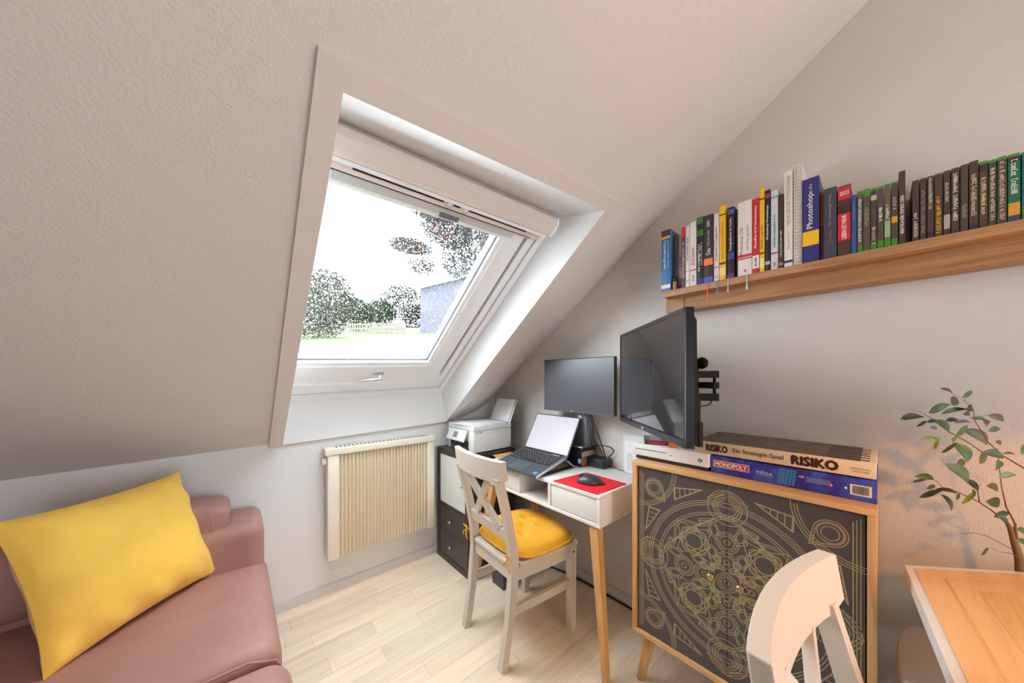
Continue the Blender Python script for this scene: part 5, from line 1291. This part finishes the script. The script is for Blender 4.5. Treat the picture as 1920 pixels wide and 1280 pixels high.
case(-2.1445, -2.158, .195, 'case with a small orange patch at mid spine, sixth from the left', 33, (84, 66, 62), (196, 176, 190), GRN, .12, .03, .2, .66, [(.36, .46, (226, 150, 40))])
case(-2.159, -2.1725, .221, 'taller dark case with bold white western title', 'RED DEAD REVOLVER', (74, 60, 54), (238, 226, 220), (58, 52, 44), .02, .02, .52, .40)
case(-2.1845, -2.198, .181, 'case with white lower lettering right of the taller dark case', 34, DKC, (218, 206, 196), DKC, .02, .02, .40, .26)
case(-2.1985, -2.211, .181, 'brown case with faint wiry title, second right of the taller dark case', 35, DKC, (150, 140, 132), DKC, .02, .02, .7, .45)
case(-2.2115, -2.224, .181, 'brown case with jagged pale title in its upper half', 36, DKC, (206, 196, 176), DKC, .02, .02, .5, .72, [(.0, .14, (60, 44, 66))])
case(-2.2245, -2.239, .182, 'dark case with bold golden yellow title, the only yellow one', 37, (76, 66, 56), (240, 178, 40), (72, 110, 48), .02, .03, .58, .34)
case(-2.2395, -2.252, .183, 'dark case with thin vertical white bar, right of the yellow-titled case', 38, DKC, (190, 180, 176), DKC, .02, .02, .3, .66, [(.1, .32, (170, 160, 152))])
case(-2.2525, -2.267, .184, 'dark case with large broken white title, second right of the yellow-titled case', 39, DKC, (224, 212, 204), DKC, .02, .02, .72, .55)
case(-2.2675, -2.281, .186, 'plain brown case with small grey word low on its spine', 40, (82, 70, 60), (176, 166, 156), (82, 70, 60), .02, .02, .2, .3)
case(-2.2815, -2.297, .188, 'tallest brown case near the right end with stacked cream title', 41, (80, 62, 52), (222, 202, 178), (80, 62, 52), .02, .02, .6, .5, [(.0, .1, (66, 48, 76))])
case(-2.2975, -2.311, .180, 'brown case with green cap and cream italic title', 42, (86, 66, 54), (226, 206, 176), GRN, .02, .05, .6, .45, [(.84, .94, (58, 46, 70))])
case(-2.3115, -2.324, .177, 'brown case with green cap and scratchy white title', 43, (80, 68, 58), (214, 204, 196), GRN, .02, .05, .8, .48)
case(-2.3245, -2.339, .178, 'dark brown case with green cap and title split in two words', 44, (84, 70, 60), (204, 190, 176), GRN, .02, .05, .85, .5)
case(-2.3395, -2.358, .176, 'wide teal green case with white sketched title', 45, (26, 108, 84), (226, 232, 220), GRN, .02, .06, .5, .66, [(.88, .95, (60, 44, 56)), (.10, .28, (214, 150, 60)), (.0, .1, (70, 70, 90))])
case(-2.3590, -2.372, .174, 'bright blue case cut by the right edge of the photo', 46, (30, 100, 140), (200, 220, 230), (60, 140, 70), .2, .05, .5, .6)
# small stoppered bottle
bt = thing('small_bottle', 'small tan bottle with black stopper standing before the set-back books', 'bottle', (-0.125, -1.505, ZS))
MB().lathe([(.0085, 0), (.0090, .004), (.0090, .036), (.0085, .040)], 16, (-0.125, -1.505, ZS)).build('body', mat('bottle_tan', (176, 130, 90), .5), bt, world=True)
MB().lathe([(.0080, .040), (.0085, .044), (.0080, .058), (.005, .062)], 16, (-0.125, -1.505, ZS)).build('stopper', M_black, bt, world=True)
# ribbon bookmarks hanging over the shelf edge
for yy, z0, z1, c, lab, wd_ in ((-1.648, 1.664, 1.578, (236, 100, 40), 'orange ribbon bookmark hanging from the orange-banded book', .005),
                           (-1.684, 1.664, 1.605, (70, 150, 210), 'blue tasselled bookmark hanging below the first yellow book', .004),
                           (-1.722, 1.664, 1.606, (190, 184, 190), 'grey tasselled bookmark hanging below the black studio book', .004),
                           (-1.785, 1.664, 1.603, (170, 206, 220), 'pale blue tasselled bookmark hanging below the thick white book', .005)):
    mb = MB(); P = [(-.139, z0), (-.150, 1.6625), (-.1535, 1.655), (-.1535, (z0 + z1) / 2 - .01), (-.1540, z1)]
    for (xa, za), (xb, zb), wa, wb in zip(P, P[1:], (wd_, wd_ * .8, wd_ * .6, wd_ * .8), (wd_ * .8, wd_ * .6, wd_ * .8, wd_ * 1.5)):
        mb.hexa([(xa, yy - wa / 2, za), (xa, yy + wa / 2, za), (xa - .0008, yy + wa / 2, za), (xa - .0008, yy - wa / 2, za), (xb, yy - wb / 2 + .001, zb), (xb, yy + wb / 2 + .001, zb), (xb - .0008, yy + wb / 2 + .001, zb), (xb - .0008, yy - wb / 2 + .001, zb)])
    tag(mb.build('ribbon_bookmark', mat('ribbon_%d' % c[1], c, .6)), lab, 'bookmark', 'bookmarks below the books')

# ---------------------------------------------------------------- dining table, stool, plant
M_tab = wood('table_oak', (236, 188, 130), (222, 168, 110), 'X', .6, 0.4)
M_tab2 = wood('table_inlay', (230, 182, 118), (204, 152, 88), 'X', .8, 0.55, contrast=1.3)
for m_t in (M_tab, M_tab2):
    m_t.node_tree.nodes['Mapping'].inputs['Rotation'].default_value = (0, 0, R(47))
tb_ = thing('dining_table', 'dining table with oak top and white edge at the lower right', 'table', (-0.6, -2.6, 0))
def inset(P, d_):
    out_ = []; n_ = len(P); area_ = sum(P[i][0] * P[(i + 1) % n_][1] - P[(i + 1) % n_][0] * P[i][1] for i in range(n_))
    sg = 1 if area_ > 0 else -1
    for i in range(n_):
        a_, b_, c_ = Vector(P[i - 1]), Vector(P[i]), Vector(P[(i + 1) % n_])
        d1 = (b_ - a_).normalized(); d2 = (c_ - b_).normalized(); n1 = Vector((-d1.y, d1.x)) * sg; n2 = Vector((-d2.y, d2.x)) * sg
        bs_ = (n1 + n2).normalized(); out_.append(tuple(b_ + bs_ * d_ / max(.3, bs_.dot(n1))))
    return out_
TP = [(-0.283, -2.166), (-0.112, -2.350), (-0.050, -2.440), (-0.030, -3.05), (-1.15, -3.05), (-1.15, -2.236)]
def prism_z(P, z0, z1): return MB().prism(P, z0, z1)
tt = prism_z(TP, .722, .755).build('edge_band', M_white, tb_, world=True)
prism_z(inset(TP, .016), .7552, .7566).build('table_top', M_tab, tb_, world=True)
prism_z(inset(TP, .060), .7566, .7572).build('inlay_line', M_tab2, tb_, world=True)
prism_z(inset(TP, .064), .7572, .7578).build('inlay_border', M_tab, tb_, world=True)
prism_z(inset(TP, .105), .7578, .7584).build('inlay_field', M_tab2, tb_, world=True)
for lx, ly in ((-.45, -2.52), (-.30, -2.9), (-1.0, -2.9), (-1.0, -2.50)):
    MB().tube([(lx, ly, .722), (lx, ly, 0)], [.03, .022], 12).build('leg', M_white, tb_, world=True)
sl = thing('dining_stool', 'white rounded stool tucked under the dining table near the right wall', 'stool', (-0.30, -2.36, 0))
P = []
for i in range(40):
    t = 2 * PI * i / 40; cx_, cy_ = sup(t, 2.6); P.append((-0.268 + .228 * cx_, -2.245 + .092 * cy_))
c_ = Vector((-0.268, -2.245))
secs = []
for z, k_ in ((.455, .90), (.460, .97), (.470, 1.0), (.484, 1.0), (.494, .985), (.499, .95)):
    secs.append([(c_.x + (x - c_.x) * k_, c_.y + (yy - c_.y) * k_, z) for x, yy in P])
MB().sweep(secs, True).build('seat', M_white, sl, world=True)
for dx, dy in ((-.15, .05), (.15, .05), (-.15, -.05), (.15, -.05)):
    MB().tube([(c_.x + dx * .8, c_.y + dy * .8, .457), (c_.x + dx * 1.1, c_.y + dy * 1.1, 0)], [.016, .012], 10).build('leg', M_white, sl, world=True)

pt_ = thing('potted_fig', 'small-leaved fig plant in a pot behind the dining table', 'plant', (-0.085, -2.365, 0))
MB().lathe([(.040, 0), (.055, .14), (.060, .145), (.060, .16), (.054, .16), (.052, .13)], 24, (-0.105, -2.41, 0.40)).build('pot', mat('pot_white', (200, 196, 190), .5), pt_, world=True)
MB().box(-0.175, -0.035, -2.475, -2.348, 0.0, 0.40).build('pot_stand', M_cabz, pt_, world=True)
M_stem = mat('stem_brown', (120, 92, 58), .7); M_twig = mat('twig_red_brown', (130, 84, 66), .7)
STEMS[0] = [(-0.105, -2.395, .55, .010), (-0.095, -2.375, .66, .009)] + STEMS[0]
for i, s_ in enumerate(STEMS):
    MB().tube([q[:3] for q in s_], [q[3] * 1.15 for q in s_], 6).build('stem' if i < 2 else 'branch', M_stem if i < 2 else M_twig, pt_, world=True)
crt = Vector((.755, -.6558, 0)); cup = Vector((0, 0, 1)); cfw = Vector((.6558, .755, 0))
lm = [mat('leaf_green', (74, 96, 36), .45, var=.2, vscale=20), mat('leaf_dark', (56, 72, 30), .45, var=.2, vscale=20), mat('leaf_olive', (92, 88, 44), .45, var=.25, vscale=20), mat('leaf_cool', (86, 118, 72), .4, var=.15, vscale=20), mat('leaf_bright', (124, 148, 44), .45, var=.15, vscale=20)]
rg = random.Random(21); bright = {19, 20, 41, 21}; cool = {1, 13, 23, 29, 28}
for i, (x, yy, z, L, ang, wr) in enumerate(LEAVES):
    a = R(ang); d_ = (crt * math.cos(a) + cup * math.sin(a)); s_ = (-crt * math.sin(a) + cup * math.cos(a))
    tilt = rg.uniform(-.35, .35); d_ = (d_ + cfw * tilt).normalized(); s_ = (s_ + cfw * rg.uniform(-.3, .3)).normalized(); n_ = d_.cross(s_).normalized()
    c = Vector((x, yy, z)); n_seg = 6; V = []; F = []
    L *= 1.0
    hw_all = L * max(.22, wr) * .50
    for k_ in range(n_seg + 1):
        t = k_ / n_seg; hw = hw_all * (math.sin(PI * min(1, t * 1.02) ** .8) ** .8 if 0 < t < 1 else .02) ; bend = -L * .16 * (2 * t - 1) ** 2
        base_ = c + d_ * (t - .5) * L + s_ * bend * .8 + n_ * bend * .3
        V += [base_ + s_ * hw + n_ * hw * .25, base_, base_ - s_ * hw + n_ * hw * .25]
    for k_ in range(n_seg):
        F += [(k_ * 3, k_ * 3 + 1, k_ * 3 + 4, k_ * 3 + 3), (k_ * 3 + 1, k_ * 3 + 2, k_ * 3 + 5, k_ * 3 + 4)]
    m = lm[4] if i in bright else lm[3] if i in cool else lm[rg.choice([0, 0, 1, 1, 2])]
    MB().add(V, F, True).build('leaf', m, pt_, world=True)
